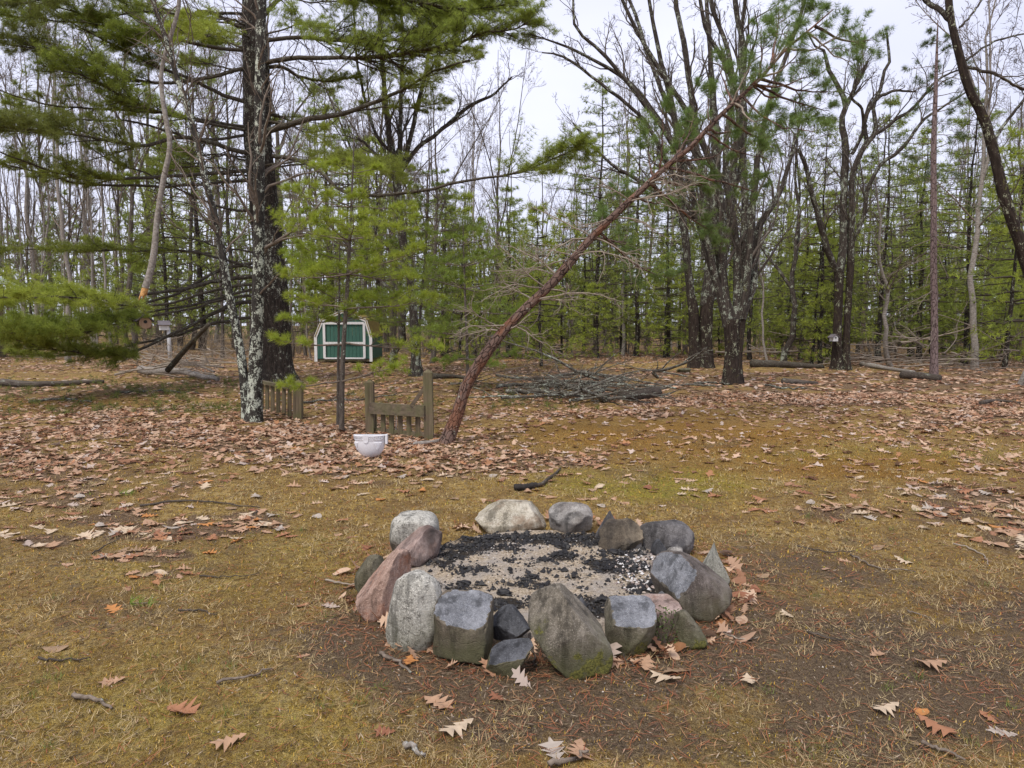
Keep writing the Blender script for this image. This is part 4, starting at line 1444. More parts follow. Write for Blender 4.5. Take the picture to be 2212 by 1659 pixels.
for off, pts, w, dY, fs, sp_, dn, ci in WPL:
    if off in (R1, R5):
        pts = [(1650 if off is R1 else 1710, pts[0][1] + 6)] + pts
    q = [(x, y, w * .8 * (1 - .75 * i / (len(pts) - 1))) for i, (x, y) in enumerate(pts)]
    p, r = trace(q, WY, WY + dY, K=20, off=off)
    wob = np.cumsum(RNG.normal(0, .018, p.shape), 0)
    p = p + wob
    simple_tube(p, r, M_BARK_GREY, 'limb', wp, 7, .05)
    conifer_limb(None, gn, p, r, fs, sp_, dn, T_WP, GCOL[ci], 1.0, gt)
gt.build('twigs', M_TWIG_DARK, wp, kind='stuff')
gn.build('needles', M_NEEDLE, wp, smooth=False, kind='stuff')


# ---- B: lichen covered pair of stems in front of it
b = G(548, 908)
b[2] = float(gz(b[0], b[1])) - .04
t = tree('lichen_covered_tree', b, 'straight black stem blotched with pale lichen, before the huge white pine')
p, r = trace([(549, 912, 34), (551, 880, 30), (552, 800, 29), (555, 700, 27), (558, 600, 25), (560, 400, 23), (561, 200, 21), (565, 0, 20), (570, -200, 16)], b[1], b[1], K=36, scale=1)
simple_tube(p, r, M_BARK_LICHEN, 'trunk', t, 16, .05, .22)
A, RA, _ = spawn(p[None], r[None], 26, .25, 1, .6, 1.3, 1.5, K=6, up=.25, wander=.2, rk=.35)
B, RB, LB = spawn(A, RA, 5, .2, 1, .4, 1, 0.6, K=4, wander=.2)
g = Geo(); g.tubes(A, RA, 4); g.tubes(B, RB, 3); g.build('twigs', M_TWIG, t, kind='stuff')
b = G(530, 905)
b[2] = float(gz(b[0], b[1])) - .04
t = tree('lichen_covered_tree', b, 'thin crooked lichen covered stem leaning left out of the same foot as the straight one')
p, r = trace([(536, 910, 24), (530, 850, 20), (523, 780, 19), (511, 715, 18), (498, 650, 17), (483, 570, 16), (472, 500, 15), (455, 430, 13), (444, 393, 13), (430, 317, 13), (420, 283, 13), (400, 217, 12), (380, 160, 11), (366, 110, 10), (352, 67, 10), (330, 0, 9), (310, -80, 7)], b[1], b[1] + .5, K=40, scale=1)
simple_tube(p, r, M_BARK_LICHEN, 'trunk', t, 12, .05, .2)
A, RA, _ = spawn(p[None], r[None], 30, .35, 1, .6, 1.2, 1.4, K=6, up=.2, wander=.2, rk=.35)
B, RB, LB = spawn(A, RA, 5, .2, 1, .4, 1, 0.6, K=4, wander=.2)
g = Geo(); g.tubes(A, RA, 4); g.tubes(B, RB, 3); g.build('twigs', M_TWIG, t, kind='stuff')

# ---- C: broken trunk hanging from above
p, r = trace([(387, -140, 8), (387, 0, 8), (377, 50, 8), (362, 100, 8), (349, 150, 8), (350, 200, 9), (360, 267, 10), (367, 317, 10), (352, 393, 11), (340, 467, 11), (333, 545, 13), (324, 590, 14), (314, 622, 14)], 12.5, 12.0, K=36, scale=1)
hb = tree('broken_hanging_trunk', p[-1], 'grey snapped trunk hanging from the pine crown with a bright orange broken end', 'broken trunk')
simple_tube(p, r, M_BARK_BIRCH, 'stem', hb, 12, .04)
g = Geo()
e, er = p[-1], r[-1]
dv = (p[-1] - p[-3]) / np.linalg.norm(p[-1] - p[-3])
ring = []
for k in range(14):
    th = k * 2 * math.pi / 14
    ring.append(e + er * .97 * np.array([math.cos(th), math.sin(th), 0]))
tips = [q_ + dv * (0.05 + .12 * abs(math.sin(k * 1.9)) + (.06 if math.cos(k * 2 * math.pi / 14) < -.2 else 0)) for k, q_ in enumerate(ring)]
V = np.array(ring + tips + [e + dv * .03])
F = []
for k in range(14):
    j = (k + 1) % 14
    F += [[k, j, 14 + j], [k, 14 + j, 14 + k], [14 + k, 14 + j, 28]]
g.add(V, F)
g.build('split_end', M_BREAK, hb, smooth=False)
A, RA, _ = spawn(p[None], r[None], 16, .05, .8, .5, 1.2, 1.3, K=6, up=-.1, wander=.2, rk=.4)
B, RB, LB = spawn(A, RA, 5, .2, 1, .4, 1, 0.5, K=4, wander=.2)
g = Geo(); g.tubes(A, RA, 4); g.tubes(B, RB, 3); g.build('twigs', M_TWIG, hb, kind='stuff')


# ---- D: young white pines with bright tufts
def young_pine(px, py, topy, w, label, crown_w, col, lean=0, dens=1.0, base_clear=.18, tcount=1.0, name='young_white_pine', group=None, topx=None, side_below=0.0):
    b = G(px, py)
    Y = float(b[1])
    b[2] = float(gz(b[0], b[1])) - .03
    t = tree(name, b, label, group=group)
    tx = px + 18 if topx is None else topx
    p, r = trace([(px, py + 3, w), (px + (tx - px) * .1, py + (topy - py) * .25, w * .85), (px + (tx - px) * .6, py + (topy - py) * .6, w * .6), (tx, topy, w * .18)], Y, Y, K=24, scale=1)
    simple_tube(p, r * .8, M_BARK_OAK2, 'trunk', t, 10, .05, .1)
    gn, gt = Geo(), Geo()
    H = p[-1, 2] - p[0, 2]
    nwh = int(5.2 * H / 3 * dens)
    for k in range(nwh):
        u = base_clear + (1 - base_clear) * (k / nwh) ** .95
        c0 = np.array([np.interp(u, np.linspace(0, 1, 24), p[:, i]) for i in range(3)])
        rr_ = float(np.interp(u, np.linspace(0, 1, 24), r))
        prof = crown_w * (1 - ((u - base_clear) / (1 - base_clear)) ** 3.0) * (0.75 + .25 * min(1, (u - base_clear) * 6)) + .22
        a0 = RNG.uniform(0, 6.28)
        nb_ = 5 if u < .8 else 4
        for j in range(nb_):
            a = a0 + j * 6.283 / nb_ + RNG.normal(0, .2)
            L = prof * RNG.uniform(.5, 1.25)
            if u < side_below:
                a = (math.pi if j % 2 else 0) + RNG.normal(0, .35)
                if j > 1:
                    continue
            el = RNG.normal(.05 + .5 * max(0, u - .5), .12)
            pts = [c0]
            for s in range(1, 6):
                f = s / 5
                pts.append(c0 + np.array([math.cos(a) * L * f, math.sin(a) * L * f, L * f * (math.tan(el) - .10 * f + .16 * f * f)]))
            pp = crom(pts, 8)
            pp = pp + np.cumsum(RNG.normal(0, .01, pp.shape), 0)
            rv = np.linspace(min(rr_ * .45, .016), .003, 8)
            gt.tubes(pp, rv, 5)
            P1, Rr = pp[None], rv[None]
            m1 = max(4, int(L * 12))
            A, RA, LA = spawn(P1, Rr, m1, .25, .99, .5, 1.0, L * .42, K=4, up=.1, wander=.12, flat=.3, curl=.05)
            gt.tubes(A, RA, 3)
            B, RB, LB = spawn(A, RA, 2, .3, .9, .4, .9, LA * .5, K=3, up=.1, wander=.1, flat=.4)
            gt.tubes(B, RB, 3)
            pos, ax = along(A, (.55, .8, 1.0))
            q2, x2 = along(B, (.6, 1.0))
            q3, x3 = along(P1, (.6, .8, 1.0))
            pos, ax = np.concatenate([pos, q2, q3]), np.concatenate([ax, x2, x3]) + np.array([0, 0, .3])
            keep = RNG.random(len(pos)) < .95 * tcount
            pos, ax = pos[keep], ax[keep]
            put_tufts(gn, pos, ax, RNG.uniform(.8, 1.15, len(pos)), T_SAP, green(len(pos), col, .22, .4))
    gt.build('branches', M_TWIG, t, kind='stuff')
    gn.build('needles', M_NEEDLE, t, smooth=False, kind='stuff')
    return t


young_pine(738, 930, 300, 15, 'brighter young white pine with starburst needles, right one of the pair', 1.15, (.18, .225, .030), topx=765, side_below=.44)
young_pine(730, 917, 470, 9, 'slimmer young white pine close behind the brighter one, left one of the pair', .75, (.16, .21, .030), base_clear=.5, topx=735)
young_pine(1010, 845, 480, 10, 'young white pine with soft green boughs behind the foot of the leaning pine', 1.5, (.12, .17, .032), topx=1000, base_clear=.2)
young_pine(905, 800, 350, 10, 'young white pine growing close in front of the dark forked tree in the middle', 1.7, (.125, .17, .035), topx=930, base_clear=.25)

# ---- E: leaning red-barked pine
b = G(965, 955)
LY = float(b[1])
b[2] = float(gz(b[0], b[1])) - .06
lp = tree('leaning_pine', b, 'pine with reddish flaking bark leaning steeply to the right across the middle of the photo')
pts = [(962, 962, 35), (972, 935, 31), (989, 892, 29), (1009, 832, 28), (1045, 772, 27), (1082, 722, 25), (1129, 672, 24), (1175, 629, 23), (1212, 589, 22), (1255, 539, 20), (1299, 492, 19), (1352, 442, 17),
       (1395, 402, 16), (1439, 360, 15), (1489, 320, 14), (1529, 277, 13), (1566, 240, 12), (1599, 210, 11), (1650, 160, 9), (1700, 105, 7), (1760, 55, 5), (1800, 20, 3)]
lpp, lpr = trace(pts, LY, LY + .6, K=70, scale=1)
lpr = lpr * np.linspace(.92, .72, 70)
simple_tube(lpp, lpr, M_BARK_RED, 'trunk', lp, 18, .06, .12)
gd = Geo()
# bleached curling dead twigs low on the trunk
for u in (.22, .245, .30, .33, .36, .40, .44, .49, .53, .57):
    i = int(u * 69)
    for k in range(3):
        side = RNG.choice([-1, 1])
        d = np.array([side * RNG.uniform(.5, 1.0), RNG.uniform(-.8, .5), RNG.uniform(-.25, .5)])
        d /= np.linalg.norm(d)
        L = RNG.uniform(.5, 1.25)
        pp = [lpp[i]]
        dd = d.copy()
        for s in range(8):
            pp.append(pp[-1] + dd * L / 8)
            dd = dd + RNG.normal(0, .16, 3) + np.array([0, 0, -.03])
            dd /= np.linalg.norm(dd)
        pp = np.array(pp)
        rv = np.linspace(.012, .003, 9)
        gd.tubes(pp, rv, 5)
        A, RA, LA = spawn(pp[None], rv[None], 9, .2, 1, .4, 1.0, L * .55, K=7, up=-.05, wander=.33, rk=.7, rmin=.0017)
        gd.tubes(A, RA, 4)
        B, RB, LB = spawn(A, RA, 3, .2, 1, .4, 1.0, LA * .5, K=6, wander=.4, rk=.8, rmin=.0014)
        gd.tubes(B, RB, 3)
gd.build('dead_twigs', M_TWIG_PALE, lp, kind='stuff')
gn, gt = Geo(), Geo()
CL = [(1430, 230), (1480, 290), (1400, 300), (1560, 130), (1600, 190), (1640, 120), (1700, 60), (1790, 50), (1840, 130), (1740, 110), (1700, 190), (1790, 240), (1700, 290), (1620, 260), (1530, 200), (1350, 410),
      (1420, 430), (1540, 400), (1650, 330), (1760, 290), (1370, 530), (1560, 520), (1310, 450), (1650, 420), (1840, 60), (1760, 150), (1660, 250), (1590, 310), (1450, 600), (1750, 20), (1880, 90), (1640, 60), (1500, 240), (1820, 190), (1690, 20)]
lps = np.array([to_pic(*q) for q in lpp])
for (cx, cy) in CL:
    d2 = (lps[:, 0] - cx) ** 2 + (lps[:, 1] - cy) ** 2
    j = int(np.argmin(d2))
    j = max(24, min(66, j - int(RNG.integers(2, 8))))
    st = lpp[j]
    Yt = LY + RNG.uniform(-.3, 1.9)
    en = W(cx, cy, Yt)
    md = (st + en) / 2 + np.array([0, 0, -.08 + RNG.normal(0, .06)])
    pp = crom([st, md, en], 10)
    pp = pp + np.cumsum(RNG.normal(0, .012, pp.shape), 0)
    L = np.linalg.norm(en - st)
    rv = np.linspace(min(.022, .012 + L * .006), .004, 10)
    simple_tube(pp, rv, M_BARK_RED if L > .8 else M_TWIG_PALE, 'limb', lp, 6, .05)
    A, RA, LA = spawn(pp[None], rv[None], max(5, int(L * 6)), .42, 1, .4, 1.1, .46, K=4, up=.15, wander=.15, rk=.6, short=.4)
    B, RB, LB = spawn(A, RA, 3, .2, .9, .4, .9, LA * .55, K=3, up=.1, wander=.12)
    gt.tubes(A, RA, 4)
    gt.tubes(B, RB, 3)
    pos, ax = along(A, (.35, .5, .65, .8, .95))
    q2, x2 = along(B, (.3, .55, .8, 1.0))
    pos, ax = np.concatenate([pos, q2]), np.concatenate([ax, x2])
    put_tufts(gn, pos, ax, RNG.uniform(.75, 1.15, len(pos)), T_RED, green(len(pos), (.095, .145, .040), .3, .25))
gt.build('twigs', M_TWIG, lp, kind='stuff')
gn.build('needles', M_NEEDLE, lp, smooth=False, kind='stuff')


# ---- F, G, H, J, K: bare hardwoods from traced stems
def hardwood(name, base, label, Y, trunk, limbs, bmat=None, twig=None, lev=(7, 5, 4), L1=2.2, scale=1.0, dY=1.2, S=14, flare=.7, up=.28, start=.12, seed=None, group=None, gmul=.85):
    b = G(*base)
    b[2] = float(gz(b[0], b[1])) - .05
    t = tree(name, b, label, group=group)
    allp = []
    for k, tr in enumerate(trunk):
        p, r = trace(tr, Y, Y, K=30, scale=1)
        r = r * gmul
        simple_tube(p, r, bmat or M_BARK_FOOT, 'trunk', t, S, .07, flare)
    for k, lm in enumerate(limbs):
        p, r = trace(lm, Y, Y + RNG.uniform(-dY, dY), K=26, scale=1)
        r = r * gmul
        p = p + np.cumsum(RNG.normal(0, .012, p.shape), 0)
        simple_tube(p, r, bmat or M_BARK_OAK, 'limb', t, 9, .06)
        allp.append((p, r))
    P, R = pad(allp, 16)
    A, RA, LA = spawn(P, R, lev[0], start, 1, .35, .8, L1, K=8, up=up, wander=.17, rk=.5, curl=.05, short=.5)
    B, RB, LB = spawn(A, RA, lev[1], .15, 1, .4, .9, LA * .5, K=6, up=.12, wander=.2, rk=.55, curl=.04, rmin=.0045)
    Cc, RC, LC = spawn(B, RB, lev[2], .15, 1, .4, 1.0, LB * .55, K=4, up=.08, wander=.22, rk=.6, rmin=.004)
    D, RD, LD = spawn(Cc, RC, 3, .25, 1, .4, .9, LC * .55, K=3, up=.05, wander=.2, rk=.7, rmin=.0034)
    g = Geo()
    g.tubes(A, RA, 6)
    g.tubes(B, RB, 4)
    g.tubes(Cc, RC, 3)
    g.tubes(D, RD, 3)
    g.build('twigs', twig or M_BARK_OAK2, t, kind='stuff')
    return t


def z3(off, lst):
    return [(x / 3 + off[0], y / 3 + off[1], w) for x, y, w in lst]


FY = float(G(1578, 838)[1])
hardwood('oak_tree', (1578, 838), 'oak whose short thick flared trunk fans into many stems, right of centre', FY,
         [[(1578, 846, 34), (1579, 810, 34), (1581, 770, 32), (1581, 720, 38), (1582, 690, 42)], [(1592, 846, 24), (1594, 780, 20), (1600, 720, 18), (1604, 680, 20)]],
         [[(1576, 705, 30), (1562, 650, 22), (1553, 564, 20), (1539, 512, 17), (1516, 477, 16), (1473, 459, 14), (1439, 437, 12), (1406, 405, 11), (1340, 370, 9), (1300, 340, 7), (1230, 260, 4)],
          [(1578, 700, 28), (1566, 640, 24), (1558, 540, 22), (1550, 440, 20), (1533, 370, 17), (1506, 300, 15), (1466, 220, 12), (1420, 150, 11), (1373, 57, 9), (1340, -10, 8)],
          [(1588, 700, 26), (1600, 640, 22), (1606, 530, 20), (1609, 442, 19), (1606, 330, 17), (1605, 200, 15), (1606, 100, 14), (1590, 0, 12), (1580, -120, 9)],
          [(1600, 690, 24), (1622, 620, 20), (1627, 560, 18), (1640, 490, 16), (1672, 442, 14), (1692, 400, 11), (1708, 340, 10), (1716, 300, 8)],
          [(1600, 690, 24), (1612, 600, 20), (1622, 500, 18), (1628, 400, 16), (1640, 300, 13), (1665, 200, 12), (1700, 100, 10), (1730, 0, 8), (1745, -100, 5)],
          [(1590, 690, 22), (1592, 600, 19), (1586, 480, 16), (1572, 400, 15), (1571, 300, 14), (1585, 200, 12), (1570, 100, 11), (1540, 30, 10), (1525, -60, 8)],
          [(1570, 680, 22), (1545, 600, 18), (1520, 520, 16), (1505, 450, 15), (1480, 350, 13), (1420, 250, 12), (1370, 180, 10), (1300, 130, 8), (1240, 100, 6), (1150, 70, 3)],
          [(1566, 690, 20), (1540, 560, 16), (1525, 480, 15), (1516, 383, 14), (1473, 333, 13), (1406, 233, 11), (1339, 150, 10), (1293, 100, 8), (1249, 57, 7), (1249, -20, 5)],
          [(1560, 560, 14), (1500, 470, 12), (1440, 350, 11), (1389, 260, 9), (1320, 200, 8), (1220, 130, 6), (1160, 120, 3)]],
         L1=2.0, lev=(10, 6, 4))
GY_ = float(G(1515, 800)[1])
hardwood('oak_tree', (1515, 800), 'massive double trunked oak behind the fanned one, split by an orange wound high up', GY_,
         [[(1502, 806, 30), (1500, 740, 27), (1498, 680, 27), (1494, 640, 22)], [(1525, 806, 34), (1524, 740, 32), (1526, 680, 32), (1528, 640, 30)]],
         [[(1496, 660, 22), (1487, 590, 20), (1478, 500, 19), (1473, 430, 18), (1466, 330, 16), (1446, 200, 14), (1420, 110, 11), (1395, -10, 8)],
          [(1526, 660, 30), (1535, 560, 28), (1541, 400, 27), (1545, 300, 22), (1536, 200, 16), (1530, 100, 12), (1520, -40, 9)],
          [(1530, 660, 24), (1560, 560, 20), (1575, 460, 18), (1582, 330, 15), (1590, 250, 13), (1570, 150, 12), (1520, 60, 10), (1500, -40, 8)],
          [(1522, 560, 18), (1525, 420, 17), (1503, 300, 15), (1490, 150, 14), (1468, 30, 12), (1460, -60, 9)],
          [(1540, 420, 16), (1500, 330, 14), (1450, 250, 12), (1400, 130, 10), (1370, 30, 8), (1330, -60, 6)],
          [(1545, 480, 16), (1600, 380, 14), (1612, 250, 12), (1600, 120, 11), (1612, 0, 9), (1620, -90, 7)]],
         L1=2.4, lev=(8, 5, 4), dY=1.5, gmul=.85)
HY = float(G(1818, 798)[1])
ht = hardwood('oak_tree', (1818, 798), 'forked oak carrying a small birdhouse on its trunk, at the right edge of the woods', HY,
         [[(1808, 804, 24), (1809, 720, 22), (1811, 640, 21), (1813, 580, 24)], [(1827, 804, 18), (1829, 720, 17), (1833, 640, 17), (1838, 560, 18)]],
         [z3(R4, [(462, 1780, 17), (400, 1650, 16), (350, 1450, 14), (280, 1200, 12), (240, 1050, 10), (200, 960, 8)]),
          z3(R4, [(462, 1760, 22), (480, 1600, 20), (490, 1200, 18), (500, 950, 17), (470, 800, 14), (500, 690, 13), (440, 560, 11), (380, 450, 10), (365, 350, 7), (300, 320, 5), (240, 200, 3)]),
          z3(R4, [(500, 700, 11), (570, 560, 9), (610, 470, 8), (650, 400, 6)]),
          z3(R4, [(540, 1700, 17), (540, 1300, 15), (560, 1100, 14), (640, 930, 13), (700, 860, 11), (690, 700, 9), (740, 580, 9), (760, 480, 8), (800, 410, 7), (780, 230, 5)]),
          z3(R4, [(640, 930, 10), (630, 780, 10), (690, 650, 9), (830, 590, 6), (950, 600, 4)]),
          z3(R4, [(700, 870, 8), (830, 770, 8), (950, 690, 7), (1080, 530, 6), (1230, 450, 4)]),
          z3(R4, [(560, 1560, 11), (620, 1400, 11), (640, 1230, 10), (720, 1080, 9), (850, 980, 9), (1000, 800, 7), (1100, 730, 6), (1270, 620, 4)]),
          z3(R4, [(540, 1000, 9), (600, 850, 8), (590, 700, 7), (530, 620, 6), (540, 530, 5), (560, 380, 4)])],
         L1=1.6, lev=(8, 6, 4), dY=1.0)
JY = 14.0
jb = tuple(to_pic(W(2272, 830, JY)[0], JY, 0))
hardwood('leaning_oak', jb, 'oak leaning in from beyond the right edge, its grey trunk crossing the upper right corner', JY,
         [[(2276, jb[1] + 4, 40), (2268, 760, 33), (2240, 640, 30), (2206, 533, 28), (2172, 433, 26), (2152, 350, 24), (2126, 257, 21), (2092, 193, 20), (2072, 117, 18), (2054, 40, 17), (2047, -40, 15), (2040, -180, 10)]],
         [[(2058, 45, 13), (2030, 15, 12), (2003, -12, 11), (1985, -90, 8)],
          [(2088, 143, 8), (2142, 160, 7), (2180, 180, 6), (2230, 205, 5)],
          [(2080, 130, 6), (2130, 100, 5), (2200, 75, 4), (2300, 70, 3)],
          [(2140, 310, 8), (2180, 250, 7), (2240, 170, 6), (2300, 60, 4)],
          [(2070, 60, 5), (2120, 0, 5), (2160, -80, 4)]],
         lev=(9, 6, 4), L1=1.5, dY=1.0, start=.3)
KY = float(G(900, 812)[1])
hardwood('oak_tree', (900, 812), 'dark forked tree in the middle distance behind the young pines', KY,
         [[(900, 816, 26), (898, 770, 22), (893, 680, 21), (885, 590, 20), (870, 520, 20), (863, 467, 20), (858, 400, 20)]],
         [[(858, 400, 18), (854, 340, 16), (843, 300, 15), (836, 233, 13), (826, 133, 11), (818, 0, 9), (815, -80, 7)],
          [(860, 372, 12), (866, 300, 11), (870, 200, 10), (872, 100, 8), (866, 0, 6)],
          [(864, 380, 13), (885, 320, 12), (903, 260, 11), (922, 180, 9), (940, 100, 7), (960, 20, 5)],
          [(866, 372, 12), (903, 323, 11), (950, 287, 10), (1016, 233, 9), (1073, 207, 6), (1110, 170, 4)],
          [(858, 340, 9), (820, 300, 8), (790, 220, 7), (770, 120, 6), (760, 0, 4)],
          [(860, 400, 9), (840, 360, 8), (815, 330, 7), (780, 300, 5)]],
         L1=1.8, lev=(7, 5, 4), bmat=M_BARK_OAK)
# small leftover stones by its foot
stone((886, 796, 902, 808), 808, 'granite', 'small pale stone at the foot of the dark forked tree, left one', name='small_stone', sub=3, seed=31, group='stones at tree feet', thick=.9)
stone((902, 797, 914, 808), 808, 'granite', 'small pale stone at the foot of the dark forked tree, right one', name='small_stone', sub=3, seed=32, group='stones at tree feet', thick=.9)
stone((1464, 795, 1492, 808), 808, 'olive', 'mossy rock left of the massive double trunked oak', name='small_stone', sub=3, seed=33, group='stones at tree feet', thick=.9)

# ---- I: slim red pine on the right
IY = float(G(2018, 817)[1])
b = G(2018, 817)
b[2] = -.03
rp = tree('red_pine', b, 'slim straight pine with purplish flaking bark and thin drooping dead branches, at the right')
p, r = trace([(2018, 820, 17), (2018, 700, 14), (2017, 553, 13), (2017, 333, 11), (2022, 167, 7), (2026, 43, 2)], IY, IY, K=40, scale=1)
simple_tube(p, r, M_BARK_PURPLE, 'trunk', rp, 12, .05, .15)
gt, gn = Geo(), Geo()
for k in range(60):
    u = .12 + .86 * k / 60
    c0 = np.array([np.interp(u, np.linspace(0, 1, 40), p[:, i]) for i in range(3)])
    a = RNG.uniform(0, 6.28)
    L = (2.3 * (1 - u) ** .7 + .25) * RNG.uniform(.5, 1.1)
    sag = -.45 if u < .55 else .15
    pts = [c0 + np.array([math.cos(a) * L * f, math.sin(a) * L * f, L * (sag * f + (.25 if u < .55 else 0) * (f * (1 - f)))]) for f in np.linspace(0, 1, 6)]
    pp = crom(pts, 8) + np.cumsum(RNG.normal(0, .015, (8, 3)), 0)
    rv = np.linspace(.013, .004, 8)
    gt.tubes(pp, rv, 4)
    A, RA, LA = spawn(pp[None], rv[None], 6, .3, 1, .4, .9, L * .35, K=5, wander=.22, curl=-.04 if u < .55 else .05)
    gt.tubes(A, RA, 3)
    if u > .5:
        pos, ax = along(A, (.6, .8, 1.0))
        q2, x2 = along(pp[None], (.8, .9, 1.0))
        pos, ax = np.concatenate([pos, q2]), np.concatenate([ax, x2])
        put_tufts(gn, pos, ax, RNG.uniform(1.0, 1.5, len(pos)), T_WP, green(len(pos), (.06, .085, .03), .2, .2))
gt.build('branches', M_TWIG, rp, kind='stuff')
gn.build('needles', M_NEEDLE, rp, smooth=False, kind='stuff')
# ------------------------------------------------------------------ the woods: a few kinds, copied with their parts
T_FAR = [tuft(11, .19, .016, 1.3, .1) for _ in range(5)]
T_FAR2 = [tuft(9, .26, .024, 1.35, .1) for _ in range(5)]
GF = np.random.default_rng(21)


def proto_pine(H, R0, clear, ntier, seed, col, dens=1.0, name='evergreen_tree', bare_low=True, temps=None, bmat=None, sparse=.8):
    g_ = np.random.default_rng(seed)
    t = empty(name, (0, 0, 0))
    K = 16
    zz = np.linspace(0, H, K)
    p = np.stack([np.cumsum(g_.normal(0, .03, K)), np.cumsum(g_.normal(0, .03, K)), zz], 1)
    r = np.linspace(H * .0105, .01, K)
    g = Geo()
    g.tubes(p, r, 8, rough=.05, flare=.2)
    g.build('trunk', bmat or M_BARK_PINE, t)
    gt, gn = Geo(), Geo()
    allP, allR, Ls = [], [], []
    for k in range(ntier):
        u = clear + (1 - clear) * (k + g_.uniform(-.3, .3)) / ntier
        u = min(max(u, .02), .985)
        c0 = np.array([np.interp(u * H, zz, p[:, i]) for i in range(3)])
        f = (u - clear) / (1 - clear)
        prof = R0 * (1 - max(0, f) ** 2.2) * (.6 + .4 * min(1, f * 5 + .3)) + .2
        a0 = g_.uniform(0, 6.28)
        for j in range(4):
            a = a0 + j * 1.57 + g_.normal(0, .3)
            L = prof * g_.uniform(.55, 1.2)
            sg = g_.uniform(-.16, .12) + .35 * max(0, f - .5)
            pts = np.array([c0 + np.array([math.cos(a) * L * s, math.sin(a) * L * s, L * (sg * s + .12 * s * s)]) for s in np.linspace(0, 1, 6)])
            pts[1:] += g_.normal(0, .03, (5, 3))
            allP.append(pts)
            allR.append(np.linspace(.022, .006, 6) * (.6 + .5 * L / R0))
            Ls.append(L)
    if bare_low and clear > .1:
        Dp, Dr = [], []
        for k in range(int(clear * H * 4)):
            u = g_.uniform(.08, clear)
            c0 = np.array([np.interp(u * H, zz, p[:, i]) for i in range(3)])
            a = g_.uniform(0, 6.28)
            L = g_.uniform(.5, 1.6)
            Dp.append([c0 + np.array([math.cos(a) * L * s, math.sin(a) * L * s, L * (-.25 * s + .1 * g_.normal())]) for s in np.linspace(0, 1, 5)])
            Dr.append(np.linspace(.014, .005, 5))
        Dp, Dr = np.array(Dp), np.array(Dr)
        Dp[:, 0] = Dp[:, 0]
        gt.tubes(Dp, Dr, 3)
        A, RA, LA = spawn(Dp, Dr, 4, .2, 1, .4, 1.1, .5, K=4, wander=.2, gen=g_, rmin=.003)
        gt.tubes(A, RA, 3)
    P, R, Ls = np.array(allP), np.array(allR), np.array(Ls)
    gt.tubes(P, R, 4)
    A, RA, LA = spawn(P, R, max(3, int(5 * dens)), .2, .99, .5, 1.0, Ls * .45, K=4, up=.06, wander=.1, flat=.3, gen=g_, rmin=.003)
    gt.tubes(A, RA, 3)
    pos, ax = along(A, (.3, .55, .8, 1.0))
    q2, x2 = along(P, (.55, .75, .9, 1.0))
    pos, ax = np.concatenate([pos, q2]), np.concatenate([ax, x2]) + np.array([0, 0, .25])
    pos = pos + g_.normal(0, .05, pos.shape)
    cl = vnoise(pos[:, 0] + pos[:, 2] * .9, pos[:, 1] - pos[:, 2] * .6, 1.5, seed)
    keep = g_.random(len(pos)) < sparse * np.clip(.62 + 1.4 * (cl - .3), .15, 1.25)
    pos, ax = pos[keep], ax[keep]
    put_tufts(gn, pos, ax, g_.uniform(.75, 1.25, len(pos)), temps or T_FAR, green(len(pos), col, .28, .35, g_), g_)
    gt.build('branches', M_TWIG_DARK, t, kind='stuff')
    gn.build('needles', M_NEEDLE, t, smooth=False, kind='stuff')
    return t


def proto_bare(H, seed, bmat, name='bare_tree', spread=.35, fork=.45, r0=None, lev=(9, 5, 4), tw=None, L1=.22):
    g_ = np.random.default_rng(seed)
    t = empty(name, (0, 0, 0))
    K = 18
    zz = np.linspace(0, H, K)
    p = np.stack([np.cumsum(g_.normal(0, .06, K)), np.cumsum(g_.normal(0, .06, K)), zz], 1)
    p[0, :2] = 0
    r0 = r0 or H * .0078
    r = r0 * (1 - .88 * np.linspace(0, 1, K) ** 1.1)
    g = Geo()
    g.tubes(p, r, 9, rough=.06, flare=.25)
    stems = [(p, r)]
    if fork:
        for k in range(2):
            i = int(K * (fork + .12 * k))
            a = g_.uniform(0, 6.28)
            L = H - zz[i]
            d = np.array([math.cos(a) * spread, math.sin(a) * spread, 1])
            q = [p[i]]
            for s in range(9):
                q.append(q[-1] + d / np.linalg.norm(d) * L / 9)
                d = d + g_.normal(0, .1, 3)
                d[2] = max(d[2], .7)
            q = np.array(q)
            rq = np.linspace(r[i] * .75, .012, 10)
            g.tubes(q, rq, 7, rough=.05)
            stems.append((q, rq))
    g.build('trunk', bmat, t)
    P, R = pad(stems, 14)
    A, RA, LA = spawn(P, R, lev[0], .28, 1, .4, .9, H * L1, K=7, up=.25, wander=.16, rk=.45, curl=.05, gen=g_, rmin=.005)
    B, RB, LB = spawn(A, RA, lev[1], .15, 1, .4, .9, LA * .5, K=5, up=.12, wander=.2, rk=.55, gen=g_, rmin=.007)
    C_, RC, LC = spawn(B, RB, lev[2], .15, 1, .4, 1.0, LB * .55, K=4, up=.08, wander=.2, rk=.6, gen=g_, rmin=.0065)
    g = Geo()
    g.tubes(A, RA, 5)
    g.tubes(B, RB, 3)
    g.tubes(C_, RC, 3)
    D, RD, LD = spawn(C_, RC, 2, .3, 1, .4, .9, LC * .55, K=3, up=.05, wander=.2, rk=.7, gen=g_, rmin=.006)
    g.tubes(D, RD, 3)
    g.build('twigs', tw or M_TWIG, t, kind='stuff')
    return t


